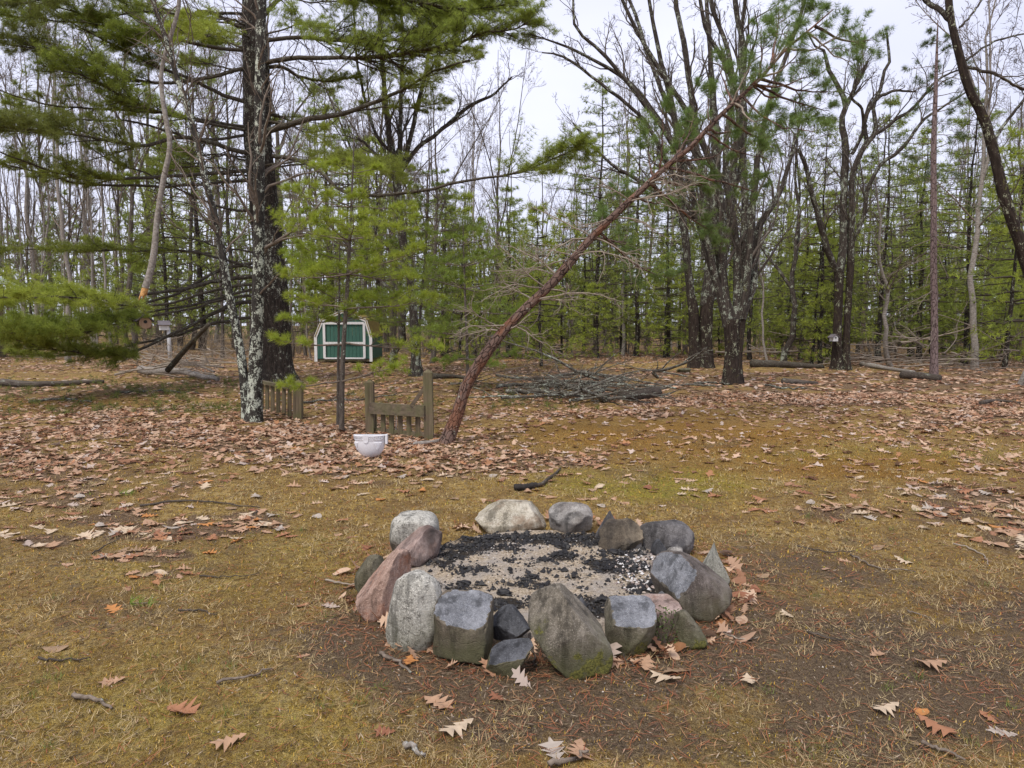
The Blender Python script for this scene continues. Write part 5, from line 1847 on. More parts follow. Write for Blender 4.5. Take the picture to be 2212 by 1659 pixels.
def proto_shrub(H, seed, m_, name='bare_shrub'):
    g_ = np.random.default_rng(seed)
    t = empty(name, (0, 0, 0))
    n = 9
    P = np.zeros((n, 7, 3))
    for k in range(n):
        a = g_.uniform(0, 6.28)
        d = np.array([math.cos(a) * g_.uniform(.1, .5), math.sin(a) * g_.uniform(.1, .5), 1])
        q = np.array([g_.normal(0, .06), g_.normal(0, .06), 0])
        L = H * g_.uniform(.5, 1.1)
        for s in range(7):
            P[k, s] = q
            q = q + d / np.linalg.norm(d) * L / 6
            d = d + g_.normal(0, .14, 3)
    R = np.linspace(.012, .004, 7)[None] * np.ones((n, 1))
    g = Geo()
    g.tubes(P, R, 4)
    g.build('stems', m_, t, kind='stuff')
    A, RA, LA = spawn(P, R, 6, .2, 1, .4, .9, H * .4, K=5, up=.15, wander=.2, gen=g_, rmin=.0035)
    B, RB, LB = spawn(A, RA, 4, .15, 1, .4, .9, LA * .5, K=4, up=.1, wander=.2, gen=g_, rmin=.003)
    g = Geo()
    g.tubes(A, RA, 3)
    g.tubes(B, RB, 3)
    g.build('twigs', m_, t, kind='stuff')
    return t


def copy_tree(src, loc, rz, sc, label, group, cat='tree', sxy=None):
    c = src.copy()
    COL.objects.link(c)
    for ch in src.children:
        d = ch.copy()
        COL.objects.link(d)
        d.parent = c
    c.location = loc
    c.rotation_euler = (0, 0, rz)
    sxy = sc if sxy is None else sxy
    c.scale = (sxy, sxy, sc)
    return tag(c, label, cat, group)


PP = [proto_pine(11, 2.5, .08, 22, 101, (.15, .19, .040), 1.0), proto_pine(10, 2.1, .14, 19, 102, (.17, .205, .042), .9), proto_pine(12.5, 2.4, .28, 20, 103, (.13, .165, .036), .85),
      proto_pine(6, 1.6, .06, 14, 104, (.19, .23, .038), 1.0), proto_pine(14, 2.2, .45, 17, 105, (.075, .095, .026), .8, temps=T_FAR2, bmat=M_BARK_PURPLE, sparse=.65)]
PB = [proto_bare(13, 201, M_BARK_OAK2), proto_bare(12, 202, M_BARK_BIRCH, spread=.25), proto_bare(15, 203, M_BARK_OAK2, spread=.3, fork=.35), proto_bare(10, 204, M_BARK_OAK, spread=.45, fork=.3), proto_bare(9, 205, M_BARK_BIRCH, fork=0, r0=.05, lev=(16, 4, 3), L1=.2)]
PS = [proto_shrub(2.0, 301, M_TWIG), proto_shrub(1.5, 302, M_TWIG_PALE), proto_shrub(2.6, 303, M_TWIG)]
first = {id(o): True for o in PP + PB + PS}
placed_xy = []


def put(src, x, y, rz, sc, label, group, cat='tree', sxy=None):
    z = float(gz(x, y)) - .05
    if first.get(id(src)):
        first[id(src)] = False
        src.location = (x, y, z)
        src.rotation_euler = (0, 0, rz)
        s2 = sc if sxy is None else sxy
        src.scale = (s2, s2, sc)
        o = tag(src, label, cat, group)
    else:
        o = copy_tree(src, (x, y, z), rz, sc, label, group, cat, sxy)
    placed_xy.append((x, y))
    return o


GP, GB, GS = 'evergreens at the edge of the clearing', 'bare trees in the woods', 'bare shrubs under the trees'
# trees one can pick out: (base px, base py, proto list, index, scale, xy scale, label, kind)
NAMED = [
    (1692, 793, PB, 3, .95, 1.6, 'dark crooked forked tree between the fanned oak and the birdhouse oak'),
    (1660, 795, PB, 4, .9, .9, 'thin dark sapling just left of the crooked forked tree'),
    (1924, 792, PB, 4, .9, 1.9, 'grey trunk left of the slim purplish pine'),
    (2106, 792, PB, 1, 1.2, 1.4, 'pale thick trunk among evergreens right of the slim purplish pine'),
    (1882, 772, PB, 4, 1.1, 1.0, 'pale sapling right of the birdhouse oak'),
    (2201, 831, PB, 4, 1.0, 1.3, 'blotched slim trunk at the right edge beside the leaning oak'),
    (1287, 773, PP, 2, 1.0, 1.1, 'evergreen with a dark trunk standing at the middle of the far edge'),
    (1372, 776, PP, 1, 1.05, 1.2, 'evergreen with dark trunk right of the leaning pine top, far edge'),
    (1345, 773, PB, 1, 1.1, 1.0, 'tall pale birch like trunk behind the dead twigs of the leaning pine'),
    (1022, 765, PB, 1, 1.15, .9, 'pale straight trunk seen just right of the leaning pine foot'),
    (932, 782, PB, 0, .9, 1.0, 'grey trunk right of the dark forked tree'),
    (1075, 766, PB, 2, 1.0, .8, 'tall bare tree rising behind the leaning pine'),
    (1212, 775, PP, 3, 1.1, 1.0, 'small evergreen in the middle of the far edge'),
    (1172, 797, PP, 3, .95, 1.0, 'low young evergreen standing out in front of the far edge'),
    (850, 784, PB, 3, .9, 2.2, 'thick dark trunk left of the dark forked tree, beside the shed'),
    (147, 782, PB, 1, 1.2, 1.2, 'birch trunk in the left woods below the hanging bough'),
    (283, 772, PB, 0, 1.2, 1.5, 'dark trunk behind the hanging log birdhouse'),
    (78, 765, PB, 4, 1.4, 1.5, 'reddish trunk in the left woods'),
    (203, 767, PB, 1, 1.15, .9, 'pale trunk between the birch and the hanging broken trunk'),
    (243, 768, PB, 1, 1.0, .9, 'spotted pale trunk left of the hanging log birdhouse'),
    (480, 772, PB, 0, 1.0, .9, 'grey trunk just left of the crooked lichen covered stem'),
    (1750, 790, PP, 3, .9, 1.1, 'bright low young evergreen in front of the birdhouse oak'),
    (1774, 792, PP, 1, .9, .9, 'evergreen close left of the birdhouse oak'),
    (1900, 780, PP, 0, 1.0, 1.1, 'full young evergreen right of the birdhouse oak'),
    (1985, 778, PP, 1, 1.0, 1.2, 'full young evergreen behind the slim purplish pine'),
    (2080, 785, PP, 0, .95, 1.2, 'broad evergreen right of the slim purplish pine'),
    (2165, 790, PP, 3, 1.5, 1.5, 'blue green broad evergreen near the right edge'),
    (1620, 778, PP, 1, 1.0, 1.0, 'evergreen behind the fanned oak'),
    (1440, 775, PP, 0, .85, 1.0, 'evergreen between the leaning pine and the double trunked oak'),
    (1100, 775, PP, 0, .7, 1.0, 'evergreen behind the middle of the leaning trunk'),
    (990, 778, PP, 3, 1.2, 1.1, 'young evergreen left of the leaning trunk at the far edge'),
]
for (px, py, pl, i, sc, sxy, lab) in NAMED:
    q = G(px, py)
    put(pl[i], q[0], q[1], GF.uniform(0, 6.28), sc, lab, GP if pl is PP else GB, sxy=sxy * .9)

# clear zones: cabin and shed
def blocked(x, y, rmin):
    if -7.0 < x / y * 28 < -5.0 and y < 34:
        pass
    if -9.2 < x < -5.0 and 26 < y < 34:
        return True
    if x < -15 and 22 < y < 31:
        return True
    for (a, b_) in placed_xy:
        if (a - x) ** 2 + (b_ - y) ** 2 < rmin * rmin:
            return True
    return False


def fill(n, y0, y1, choose, rmin, label_fn, group, cat='tree', edge=None, spread=.80):
    k = 0
    tries = 0
    while k < n and tries < n * 40:
        tries += 1
        y = math.sqrt(GF.uniform(y0 ** 2, y1 ** 2))
        x = GF.uniform(-1, 1) * (y * spread + 2)
        if blocked(x, y, rmin):
            continue
        px, _ = to_pic(x, y)
        pl, i, sc, sxy = choose(px, y)
        if pl is None:
            continue
        put(pl[i], x, y, GF.uniform(0, 6.28), sc, auto_label(pl[i], px, y), group, cat, sxy)
        k += 1


def top_scale(px):
    """how tall the woods stand, read from the photo"""
    return float(np.interp(px, [0, 400, 700, 900, 1050, 1120, 1200, 1350, 1500, 1700, 1950, 2100, 2212], [1.5, 1.5, 1.35, 1.05, .85, .72, .8, .95, 1.05, .9, .95, 1.15, 1.3]))


def ch_pine(px, y):
    s = top_scale(px)
    if px < 600 and GF.random() < .55:
        return None, 0, 0, 0
    i = int(GF.choice(5, p=[.3, .25, .2, .15, .1]))
    k = s * GF.uniform(.65, 1.0) * (y / 33) ** .5
    if px > 1500 or px < 700:
        k *= 1.0
    if i in (2, 4) :
        k *= .85
    return PP, i, k, k * GF.uniform(.95, 1.25)


def ch_bare(px, y):
    s = top_scale(px)
    i = int(GF.choice(5, p=[.24, .24, .2, .1, .22]))
    k = s * GF.uniform(.7, 1.1) * (y / 33) ** .5
    return PB, i, k, k * GF.uniform(.7, 1.1)


ZONES = [(140, 'at the far left edge'), (290, 'left of the log birdhouse'), (400, 'behind the post birdhouse'), (520, 'left of the crooked stem'), (640, 'behind the huge white pine'), (830, 'behind the green shed'),
         (960, 'behind the dark forked tree'), (1180, 'behind the leaning pine foot'), (1320, 'behind the brush pile'), (1460, 'right of the brush pile'), (1560, 'behind the double trunked oak'), (1660, 'behind the fanned oak'), (1770, 'left of the birdhouse oak'),
         (1880, 'behind the birdhouse oak'), (1990, 'left of the slim purplish pine'), (2100, 'right of the slim purplish pine'), (9999, 'at the right edge')]


def zone(px):
    for lim, s_ in ZONES:
        if px < lim:
            return s_


LOOK = {}
for o_, s_ in zip(PP, ('full light green evergreen', 'rounded light green evergreen', 'tall bare footed evergreen', 'small bushy bright evergreen', 'tall thin high crowned evergreen')):
    LOOK[id(o_)] = s_
for o_, s_ in zip(PB, ('grey forked leafless tree', 'pale barked leafless tree', 'tall leafless tree forking low', 'dark spreading leafless tree', 'thin straight pale sapling')):
    LOOK[id(o_)] = s_
for o_, s_ in zip(PS, ('brown leafless shrub', 'low bleached shrub', 'tall leafless shrub')):
    LOOK[id(o_)] = s_


def auto_label(src, px, y):
    row = 'front row' if y < 34 else ('second row' if y < 40 else ('deeper in the woods' if y < 48 else 'far back in the woods'))
    return '%s %s, %s' % (LOOK[id(src)], zone(px), row)


fill(48, 33.5, 50, ch_pine, 1.5, None, GP)
fill(30, 29.5, 34, lambda px, y: (PP, int(GF.choice([1, 3, 3, 0])), GF.uniform(.5, .8), GF.uniform(.7, 1.0)) if px > 950 else (None, 0, 0, 0), 1.5, None, GP)
fill(100, 33, 60, ch_bare, 1.1, None, GB)
fill(40, 31, 42, lambda px, y: (PB, int(GF.choice([1, 4, 4, 0])), GF.uniform(.5, .9) * top_scale(px), GF.uniform(.4, .8)), 1.0, None, GB)
fill(95, 29, 44, lambda px, y: (PS, int(GF.integers(0, 3)), GF.uniform(.7, 1.3), None), .8, None, GS, 'shrub')

# far woods: a mass of trunks and crowns nobody could count
gt, gn = Geo(), Geo()
n = 240
y = np.sqrt(GF.uniform(52 ** 2, 110 ** 2, n))
x = GF.uniform(-1, 1, n) * (y * .95 + 5)
P = np.zeros((n, 5, 3))
hs = np.array([top_scale(to_pic(a, b_)[0]) for a, b_ in zip(x, y)])
H = GF.uniform(8, 13, n) * hs * (y / 55) ** .6
for k in range(5):
    P[:, k] = np.stack([x + GF.normal(0, .15, n) * k, y, H * k / 4 - .1], 1)
R = (GF.uniform(.08, .16, n)[:, None] * np.linspace(1, .3, 5))
gt.tubes(P, R, 5)
A, RA, LA = spawn(P, R, 8, .3, 1, .4, 1.0, 2.6, K=5, up=.3, wander=.15, gen=GF, rmin=.012)
gt.tubes(A, RA, 3)
B, RB, LB = spawn(A, RA, 4, .2, 1, .4, 1.0, 1.2, K=3, up=.2, wander=.15, gen=GF, rmin=.014)
gt.tubes(B, RB, 3)
gt.build('distant_bare_woods', M_TWIG, kind='stuff')
n = 520
y = np.sqrt(GF.uniform(50 ** 2, 100 ** 2, n))
x = GF.uniform(-1, 1, n) * (y * .95 + 5)
hs = np.array([top_scale(to_pic(a, b_)[0]) for a, b_ in zip(x, y)])
H = GF.uniform(5, 10, n) * hs * (y / 55) ** .5
k = 75
u = GF.random((n, k))
a = GF.uniform(0, 6.28, (n, k))
rad = (1 - u ** 1.3) * 2.2 * np.sqrt(GF.random((n, k)))
u = np.round(u * 14) / 14 + GF.normal(0, .012, (n, k))
pos = np.stack([x[:, None] + np.cos(a) * rad, y[:, None] + np.sin(a) * rad, H[:, None] * (.06 + .94 * u)], -1).reshape(-1, 3)
TB = [tuft(7, .62, .10, 1.4, .1) for _ in range(4)]
ax = GF.normal(0, 1, pos.shape)
ax[:, 2] = np.abs(ax[:, 2]) * .5
put_tufts(gn, pos, ax, GF.uniform(.7, 1.2, len(pos)), TB, green(len(pos), (.105, .13, .040), .3, .3, GF), GF)
gn.build('distant_evergreen_woods', M_NEEDLE, smooth=False, kind='stuff')
# ------------------------------------------------------------------ shed
def wood_mat(name, a, b, rough=.8, grain=(30, 30, 2.0), green=0.0, lichen=0.0):
    m, nt, out = mat(name)
    tc = nt.nodes.new('ShaderNodeTexCoord').outputs['Object']
    n1 = noise_(nt, tc, 1.0, 5, .7, grain)
    n2 = noise_(nt, tc, 5, 3, .6)
    c = ramp(nt, n1, [(.32, a), (.68, b)])
    if green:
        c = mix(nt, ramp(nt, n2, [(.42, 0.0), (.62, green)]), c, (.11, .115, .045))
    surf(nt, out, c, rough, n1, .6, .004, .25)
    return m


M_GREENP = wood_mat('green_painted_plank', (.04, .11, .082), (.062, .15, .112), .6)
M_WHITEP = wood_mat('white_painted_trim', (.62, .61, .58), (.80, .79, .77), .6)
M_SHINGLE = wood_mat('mossy_shingles', (.16, .12, .03), (.30, .22, .06), .9, (8, 8, 8))
M_WEATHER = wood_mat('weathered_timber', (.075, .055, .035), (.20, .155, .10), .85, (26, 26, 1.6), green=.55)
M_WEATHER2 = wood_mat('weathered_rail', (.07, .052, .036), (.175, .135, .095), .85, (2.0, 26, 26), green=.45)
M_GREYWOOD = wood_mat('grey_white_wood', (.42, .42, .42), (.62, .62, .62), .7, (12, 12, 3))
M_LOG = wood_mat('log_siding', (.10, .065, .04), (.22, .14, .085), .7, (3, 20, 20))
M_TANW = wood_mat('pale_birdhouse_front', (.30, .19, .12), (.42, .28, .19), .7, (20, 20, 3))
M_ROOFG = wood_mat('grey_board_roof', (.09, .08, .085), (.17, .15, .16), .8, (20, 3, 20))

SY = float(G(744, 781)[1])


def S_(px, py):
    return W(px, py, SY)


x0, x1 = S_(683, 781)[0], S_(802, 781)[0]
zb = 0.0
z_kn = S_(744, 728)[2]
z_up = S_(744, 692)[2]
z_top = S_(744, 673)[2]
xl, xr = S_(696, 690)[0], S_(790, 690)[0]
xm = (x0 + x1) / 2
SD = 2.5
shed = empty('garden_shed', (xm, SY, 0), 'small green shed with white trim and gambrel roof standing at the edge of the woods', 'shed')
prof = [(x0, zb), (x0, z_kn), (xl, z_up), (xm, z_top), (xr, z_up), (x1, z_kn), (x1, zb)]


def prof_z(x):
    pts = sorted([(p[0], p[1]) for p in prof[1:6]])
    return float(np.interp(x, [p[0] for p in pts], [p[1] for p in pts]))


# front planks, each a part
npl = 15
for k in range(npl):
    a = x0 + (x1 - x0) * k / npl + .006
    b_ = x0 + (x1 - x0) * (k + 1) / npl - .006
    g = Geo()
    za, zb_ = prof_z(a) - .02, prof_z(b_) - .02
    V = [[a, SY, .12], [a, SY, za], [a, SY + .02, .12], [a, SY + .02, za], [b_, SY, .12], [b_, SY, zb_], [b_, SY + .02, .12], [b_, SY + .02, zb_]]
    g.hexa(V)
    g.build('plank', M_GREENP, shed, smooth=False)
# side wall facing right
for k in range(8):
    g = Geo()
    g.box((x1 - .03, SY + .02 + SD * k / 8 + .005, .12), (x1 - .005, SY + .02 + SD * (k + 1) / 8 - .005, z_kn))
    g.build('plank', M_GREENP, shed, smooth=False)
g = Geo()
g.box((x0 + .005, SY + .03, .1), (x0 + .03, SY + SD, z_kn))
g.box((x0 + .03, SY + SD - .03, .1), (x1 - .03, SY + SD, z_kn))
g.build('back_walls', M_GREENP, shed, smooth=False)
g = Geo()
g.box((x0, SY + .03, 0.0), (x1 - .04, SY + SD - .04, .1))
g.build('floor_frame', M_WEATHER, shed, smooth=False)


def trim(a, b_, w=.085, y=-.022, name='trim_board'):
    g = Geo()
    A, B = np.array([a[0], SY + y, a[1]]), np.array([b_[0], SY + y, b_[1]])
    g.beam(A, B, .022, w, side=(0, 1, 0))
    return g.build(name, M_WHITEP, shed, smooth=False)


for i in range(6):
    trim(prof[i], prof[i + 1], .12, -.02 - .003 * i)
dx0, dx1 = S_(702, 781)[0], S_(788, 781)[0]
dz0, dz1 = .14, S_(744, 698)[2]
door = empty('door', (0, 0, 0))
door.parent = shed
door.location = (0, 0, 0)
def dtrim(a, b_, w, y):
    g = Geo()
    g.beam(np.array([a[0], SY + y, a[1]]), np.array([b_[0], SY + y, b_[1]]), .022, w, side=(0, 1, 0))
    o = g.build('door_rail', M_WHITEP, None, smooth=False, origin=np.array(shed.location))
    o.location = (0, 0, 0)
    o.parent = door
    return o
dm = S_(744, 741)[2]
dtrim((dx0, dz0), (dx0, dz1), .10, -.045)
dtrim((dx1, dz0), (dx1, dz1), .10, -.045)
dtrim((dx0, dz1), (dx1, dz1), .10, -.048)
dtrim((dx0, dm), (dx1, dm), .09, -.048)
dtrim((dx0, dz0), (dx1, dz0), .06, -.048)
xd = (dx0 + dx1) / 2
# roof slopes
rf = [prof[1], prof[2], prof[3], prof[4], prof[5]]
for i in range(4):
    (ax, az), (bx, bz) = rf[i], rf[i + 1]
    g = Geo()
    n_ = np.array([-(bz - az), bx - ax])
    n_ = n_ / np.linalg.norm(n_) * .035
    V = [[ax, SY - .05, az], [ax + n_[0], SY - .05, az + n_[1]], [ax, SY + SD + .05, az], [ax + n_[0], SY + SD + .05, az + n_[1]],
         [bx, SY - .05, bz], [bx + n_[0], SY - .05, bz + n_[1]], [bx, SY + SD + .05, bz], [bx + n_[0], SY + SD + .05, bz + n_[1]]]
    g.hexa(V)
    g.build('roof_slope', M_SHINGLE, shed, smooth=False)

# ------------------------------------------------------------------ cabin with a pale metal roof, mostly beyond the left edge
CY = 25.5
ex = W(37, 615, CY + 6)
cab = empty('cabin', (ex[0] - 3.5, CY, 0), 'building with a pale blue metal roof, only its roof corner showing at the left edge', 'building')
ez = ex[2]
M_METAL = flat_mat('pale_blue_metal_roof', (.50, .58, .62), .35, .08, 4, spec=.5, bump=.05)
g = Geo()
hx, hy = 3.6, 3.0
cx, cy = ex[0] - hx, CY + hy
slope = .83
rz = ez + slope * hy
P_ = np.array([[cx - hx, cy - hy, ez], [cx + hx, cy - hy, ez], [cx + hx, cy + hy, ez], [cx - hx, cy + hy, ez], [cx - .6, cy, rz], [cx + .6, cy, rz]])
for f in ([0, 1, 5, 4], [2, 3, 4, 5]):
    g.add(P_[f], None, [[0, 1, 2, 3]])
for f in ([1, 2, 5], [3, 0, 4]):
    g.add(P_[f], [[0, 1, 2]])
for k in range(12):
    t_ = k / 12 + .04
    a = P_[0] * (1 - t_) + P_[1] * t_
    b_ = a + np.array([0, hy, rz - ez]) * max(0.02, min(1, min(t_, 1 - t_) * 2 * hx / (hx - .6) if True else 1))
    g.beam(a + [0, 0, .015], b_ + [0, 0, .015], .03, .03)
g.build('roof', M_METAL, cab, smooth=False)
g = Geo()
g.box((cx - hx + .4, cy - hy + .4, -.1), (cx + hx - .4, cy + hy - .4, ez - .01))
g.build('wall', M_WEATHER, cab, smooth=False)

# ------------------------------------------------------------------ birdhouses
def birdhouse(loc, s, body, roof, label, front=None, rz=0.0, hole=True, logs=False):
    t = empty('birdhouse', loc, label, 'birdhouse', None)
    t.rotation_euler = (0, 0, rz)
    w, h, d = .13 * s, .14 * s, .17 * s
    g = Geo()
    V = [[-w / 2, -d / 2, -h / 2], [-w / 2, -d / 2, h * .2], [-w / 2, d / 2, -h / 2], [-w / 2, d / 2, h * .2], [w / 2, -d / 2, -h / 2], [w / 2, -d / 2, h * .2], [w / 2, d / 2, -h / 2], [w / 2, d / 2, h * .2]]
    if logs:
        for k in range(4):
            zc = -h * .42 + k * h * .21
            for sx in (-1, 1):
                g.tubes(np.array([[sx * w * .46, -d / 2, zc], [sx * w * .46, d / 2, zc]]), np.array([.016 * s, .016 * s]), 8, cap=True)
        g.box((-w * .42, -d * .46, -h * .5), (w * .42, d * .46, h * .3))
    else:
        g.hexa(V)
        # gable
        for y in (-d / 2, d / 2):
            g.add(np.array([[-w / 2, y, h * .2], [w / 2, y, h * .2], [0, y, h * .62]]), [[0, 1, 2]])
    def child(o):
        o.parent = t
        o.location = (0, 0, 0)
        return o
    child(g.build('body', body, None, smooth=False, origin=(0, 0, 0)))
    if logs:
        g = Geo()
        th = np.arange(20) * 2 * math.pi / 20
        ring = np.stack([np.cos(th) * w * .56, np.full(20, -d / 2 - .004), np.sin(th) * h * .5], 1)
        ring2 = ring - [0, .01, 0]
        V = np.vstack([ring, ring2, [[0, -d / 2 - .014, 0]]])
        F = []
        for k in range(20):
            j = (k + 1) % 20
            F += [[20 + k, 20 + j, 40], [k, j, 20 + j], [k, 20 + j, 20 + k]]
        g.add(V, F)
        child(g.build('front', front, None, smooth=False, origin=(0, 0, 0)))
    if hole:
        g = Geo()
        th = np.arange(14) * 2 * math.pi / 14
        r_ = .022 * s
        zc = h * .12
        yv = -d / 2 - .017 if logs else -d / 2 - .003
        V = np.vstack([np.stack([np.cos(th) * r_, np.full(14, yv), zc + np.sin(th) * r_], 1), [[0, yv, zc]]])
        g.add(V, [[k, (k + 1) % 14, 14] for k in range(14)])
        child(g.build('painted_hole_disc', M_COAL_AND_HOLE, None, smooth=False, origin=(0, 0, 0)))  # flat black disc on the front, paints the shade of an opening
    for sx in (-1, 1):
        g = Geo()
        a = np.array([0, 0, h * .72])
        b_ = np.array([sx * w * .78, 0, h * .12])
        dy = d * .62
        n_ = np.array([sx * .6, 0, .78]) * .012 * s
        V = [a + [0, -dy, 0], a + [0, -dy, 0] + n_, a + [0, dy, 0], a + [0, dy, 0] + n_, b_ + [0, -dy, 0], b_ + [0, -dy, 0] + n_, b_ + [0, dy, 0], b_ + [0, dy, 0] + n_]
        g.hexa(np.array(V))
        child(g.build('roof_board', roof, None, smooth=False, origin=(0, 0, 0)))
    return t


# log birdhouse hanging from the pine bough (src px 930,765 in the left crop)
BY_ = 15.5
c = W(311, 698, BY_)
birdhouse(c, 1.75, M_LOG, M_ROOFG, 'log birdhouse with a round pale front hanging under the pine boughs', M_TANW, rz=math.radians(38), logs=True)
g = Geo()
g.tubes(np.array([c + [0, 0, .12], c + [0.01, 0, .45]]), np.array([.004, .004]), 4)
o = g.build('hanging_wire', M_TWIG_DARK, None, origin=c)
tag(o, 'thin wire holding up the log birdhouse', 'wire')
# white birdhouse on a post
PYb = float(G(367, 788)[1])
pb = G(367, 788)
c = W(357, 705, PYb)
post = empty('birdhouse_post', (pb[0], PYb, float(gz(pb[0], pb[1]))), 'white post carrying the pale birdhouse with a grey shingled roof', 'post')
g = Geo()
g.tubes(np.array([[pb[0] + .03, PYb, -.05], [pb[0] + .01, PYb, .8], [pb[0], PYb, c[2] - .05]]), np.array([.075, .07, .065]), 14, rough=.01, cap=True)
g.build('pole', M_GREYWOOD, post)
birdhouse((c[0] - .02, PYb - .05, c[2]), 2.0, M_WHITEP, M_ROOFG, 'pale white birdhouse with a shingled roof on top of the white post', rz=math.radians(-62))
# small birdhouse nailed to the forked oak
c = W(1801, 731, HY - .33)
birdhouse(c, 1.35, M_GREYWOOD, M_ROOFG, 'small whitish birdhouse nailed to the forked oak at the right', rz=.15)

# ------------------------------------------------------------------ timber railing, two pieces
ZC = lambda x, y: (442.4 + x * .26667, 589.9 + y * .26667)


def timber(name, a, b_, w, th, par, m_, side=(1, 0, 0), top=False):
    g = Geo()
    g.beam(a, b_, w, th, side=side)
    if top:
        # bevelled pyramid cap
        c_ = np.array(b_)
        V = [c_ + [sx * w / 2, sy * th / 2, 0] for sx, sy in ((-1, -1), (1, -1), (1, 1), (-1, 1))] + [c_ + [0, 0, .05]]
        V = np.array(V) + [0, 0, .001]
        g.add(V, [[0, 1, 4], [1, 2, 4], [2, 3, 4], [3, 0, 4]])
    return g.build(name, m_, par, smooth=False)


# right section
qa = G(*ZC(1341, 1290))
qb = G(*ZC(1820, 1335))
rail = empty('timber_railing', (qb[0], qb[1], 0), 'weathered railing section with two posts and short balusters left of the leaning pine', 'railing')
YL, YR = float(qa[1]), float(qb[1])
pw = pr(70 * .26667, YR)
def WZ(x, y, Y):
    return W(*ZC(x, y), Y)
timber('post', [WZ(1815, 1330, YR)[0], YR + .02, -.1], WZ(1808, 805, YR + .02), pw * 1.05, pw, rail, M_WEATHER, top=True)
timber('post', [WZ(1342, 1290, YL)[0], YL, -.1], WZ(1334, 885, YL), pw, pw, rail, M_WEATHER, top=True)
timber('post', [WZ(1372, 1270, YL + .14)[0], YL + .14, -.1], WZ(1372, 1130, YL + .14), pw * .55, pw * .7, rail, M_WEATHER)
a = WZ(1341, 1093, YL - .06)
b_ = WZ(1784, 1120, YR - .05)
timber('rail', a, b_, .055, .155, rail, M_WEATHER2, side=(0, 1, 0))
for k, (bx, tp, bt) in enumerate(((1446, 1120, 1285), (1514, 1124, 1295), (1584, 1128, 1302), (1655, 1135, 1312), (1727, 1140, 1325))):
    u = (bx - 1341) / (1815 - 1341)
    Y = YL + (YR - YL) * u + .03
    timber('baluster', [WZ(bx, bt, Y)[0], Y, -.04], WZ(bx - 2, tp, Y), .062, .06, rail, M_WEATHER)
a = WZ(1350, 1282, YL + .01)
b_ = WZ(1800, 1325, YR + .03)
timber('bottom_rail', [a[0], YL + .06, .03], [b_[0], YR + .06, .03], .05, .06, rail, M_WEATHER2, side=(0, 1, 0))
timber('brace', WZ(1675, 1075, YR + .05), WZ(1782, 925, YR + .07), .085, .05, rail, M_WEATHER2, side=(0, 1, 0))
g = Geo()
a, b_ = WZ(1543, 1065, YL - .12), WZ(1547, 1300, YL - .14)
g.tubes(np.array([a, (a + b_) / 2 + [.01, 0, 0], b_]), np.array([.004] * 3), 5)
g.build('string', M_WHITEP, rail)
# left section
qa = G(*ZC(755, 1160))
YP = float(qa[1])
rail2 = empty('timber_railing', (qa[0], qa[1], 0), 'railing section with one square post and sloping top rail beside the lichen covered stems', 'railing')
pw = pr(62 * .26667, YP)
timber('post', [qa[0], YP, -.1], WZ(758, 885, YP), pw * 1.1, pw, rail2, M_WEATHER, top=True)
YE = YP + 1.35
a, b_ = WZ(360, 862, YE), WZ(728, 934, YP)
timber('top_rail', a, b_, .10, .055, rail2, M_WEATHER2, side=(0, 1, 0))
for bx, tp, bt in ((410, 885, 1085), (460, 890, 1095), (505, 900, 1100), (548, 910, 1105), (594, 920, 1120), (640, 930, 1120), (686, 935, 1145)):
    u = (bx - 360) / (728 - 360)
    Y = YE + (YP - YE) * u
    timber('baluster', [WZ(bx, bt, Y)[0], Y, -.04], WZ(bx + 1, tp, Y), .058, .05, rail2, M_WEATHER)

# ------------------------------------------------------------------ white half-round planter
qp = G(796, 990)
YPl = float(qp[1]) + .02
tw = pr(71, YPl) / 2
M_PLAST = flat_mat('white_plastic', (.72, .715, .735), .45, .06, 6, spec=.4, bump=.1)
pl = empty('planter', (qp[0], YPl, 0), 'white half round planter with a Greek key rim and grape relief lying in the leaves', 'planter')
zt = W(796, 941, YPl)[2]
zb2 = 0.0
HP = zt - zb2
K = 12
S = 28
rows = []
for k in range(K + 1):
    v = k / K
    z = zb2 + HP * v
    if v < .80:
        w_ = tw * (.955 * max(0.0, 1 - (1 - (v * .97 + .03) / .81) ** 2) ** .38)
    else:
        w_ = tw * 1.0
    rows.append((z, w_))
rows.insert(K - 2, (zb2 + HP * .795, tw * .955))
g = Geo()
nn = len(rows)
V = []
tilt = .06
for z, w_ in rows:
    for s in range(S + 1):
        th = math.pi * s / S
        V.append([qp[0] - w_ * math.cos(th) + (z - zb2) * .0, YPl + .10 - w_ * .62 * math.sin(th), z])
V = np.array(V)
Q = [[a * (S + 1) + s, a * (S + 1) + s + 1, (a + 1) * (S + 1) + s + 1, (a + 1) * (S + 1) + s] for a in range(nn - 1) for s in range(S)]
g.add(V, None, Q)
# inner skin and flat back
Vi = V.copy()
Vi[:, 0] = qp[0] + (V[:, 0] - qp[0]) * .93
Vi[:, 1] = YPl + .10 + (V[:, 1] - YPl - .10) * .90
g.add(Vi, None, [q[::-1] for q in Q])
top = nn - 1
tq = [[top * (S + 1) + s, top * (S + 1) + s + 1] for s in range(S)]
R_ = np.vstack([V[top * (S + 1):], Vi[top * (S + 1):]])
g.add(R_, None, [[s, s + 1, S + 1 + s + 1, S + 1 + s] for s in range(S)])
bk = np.array([[qp[0] - w_ * .985, YPl + .105, z] for z, w_ in rows] + [[qp[0] + w_ * .985, YPl + .105, z] for z, w_ in rows[::-1]])
g.add(bk, [[0, i, i + 1] for i in range(1, len(bk) - 1)])
g.build('bowl', M_PLAST, pl)


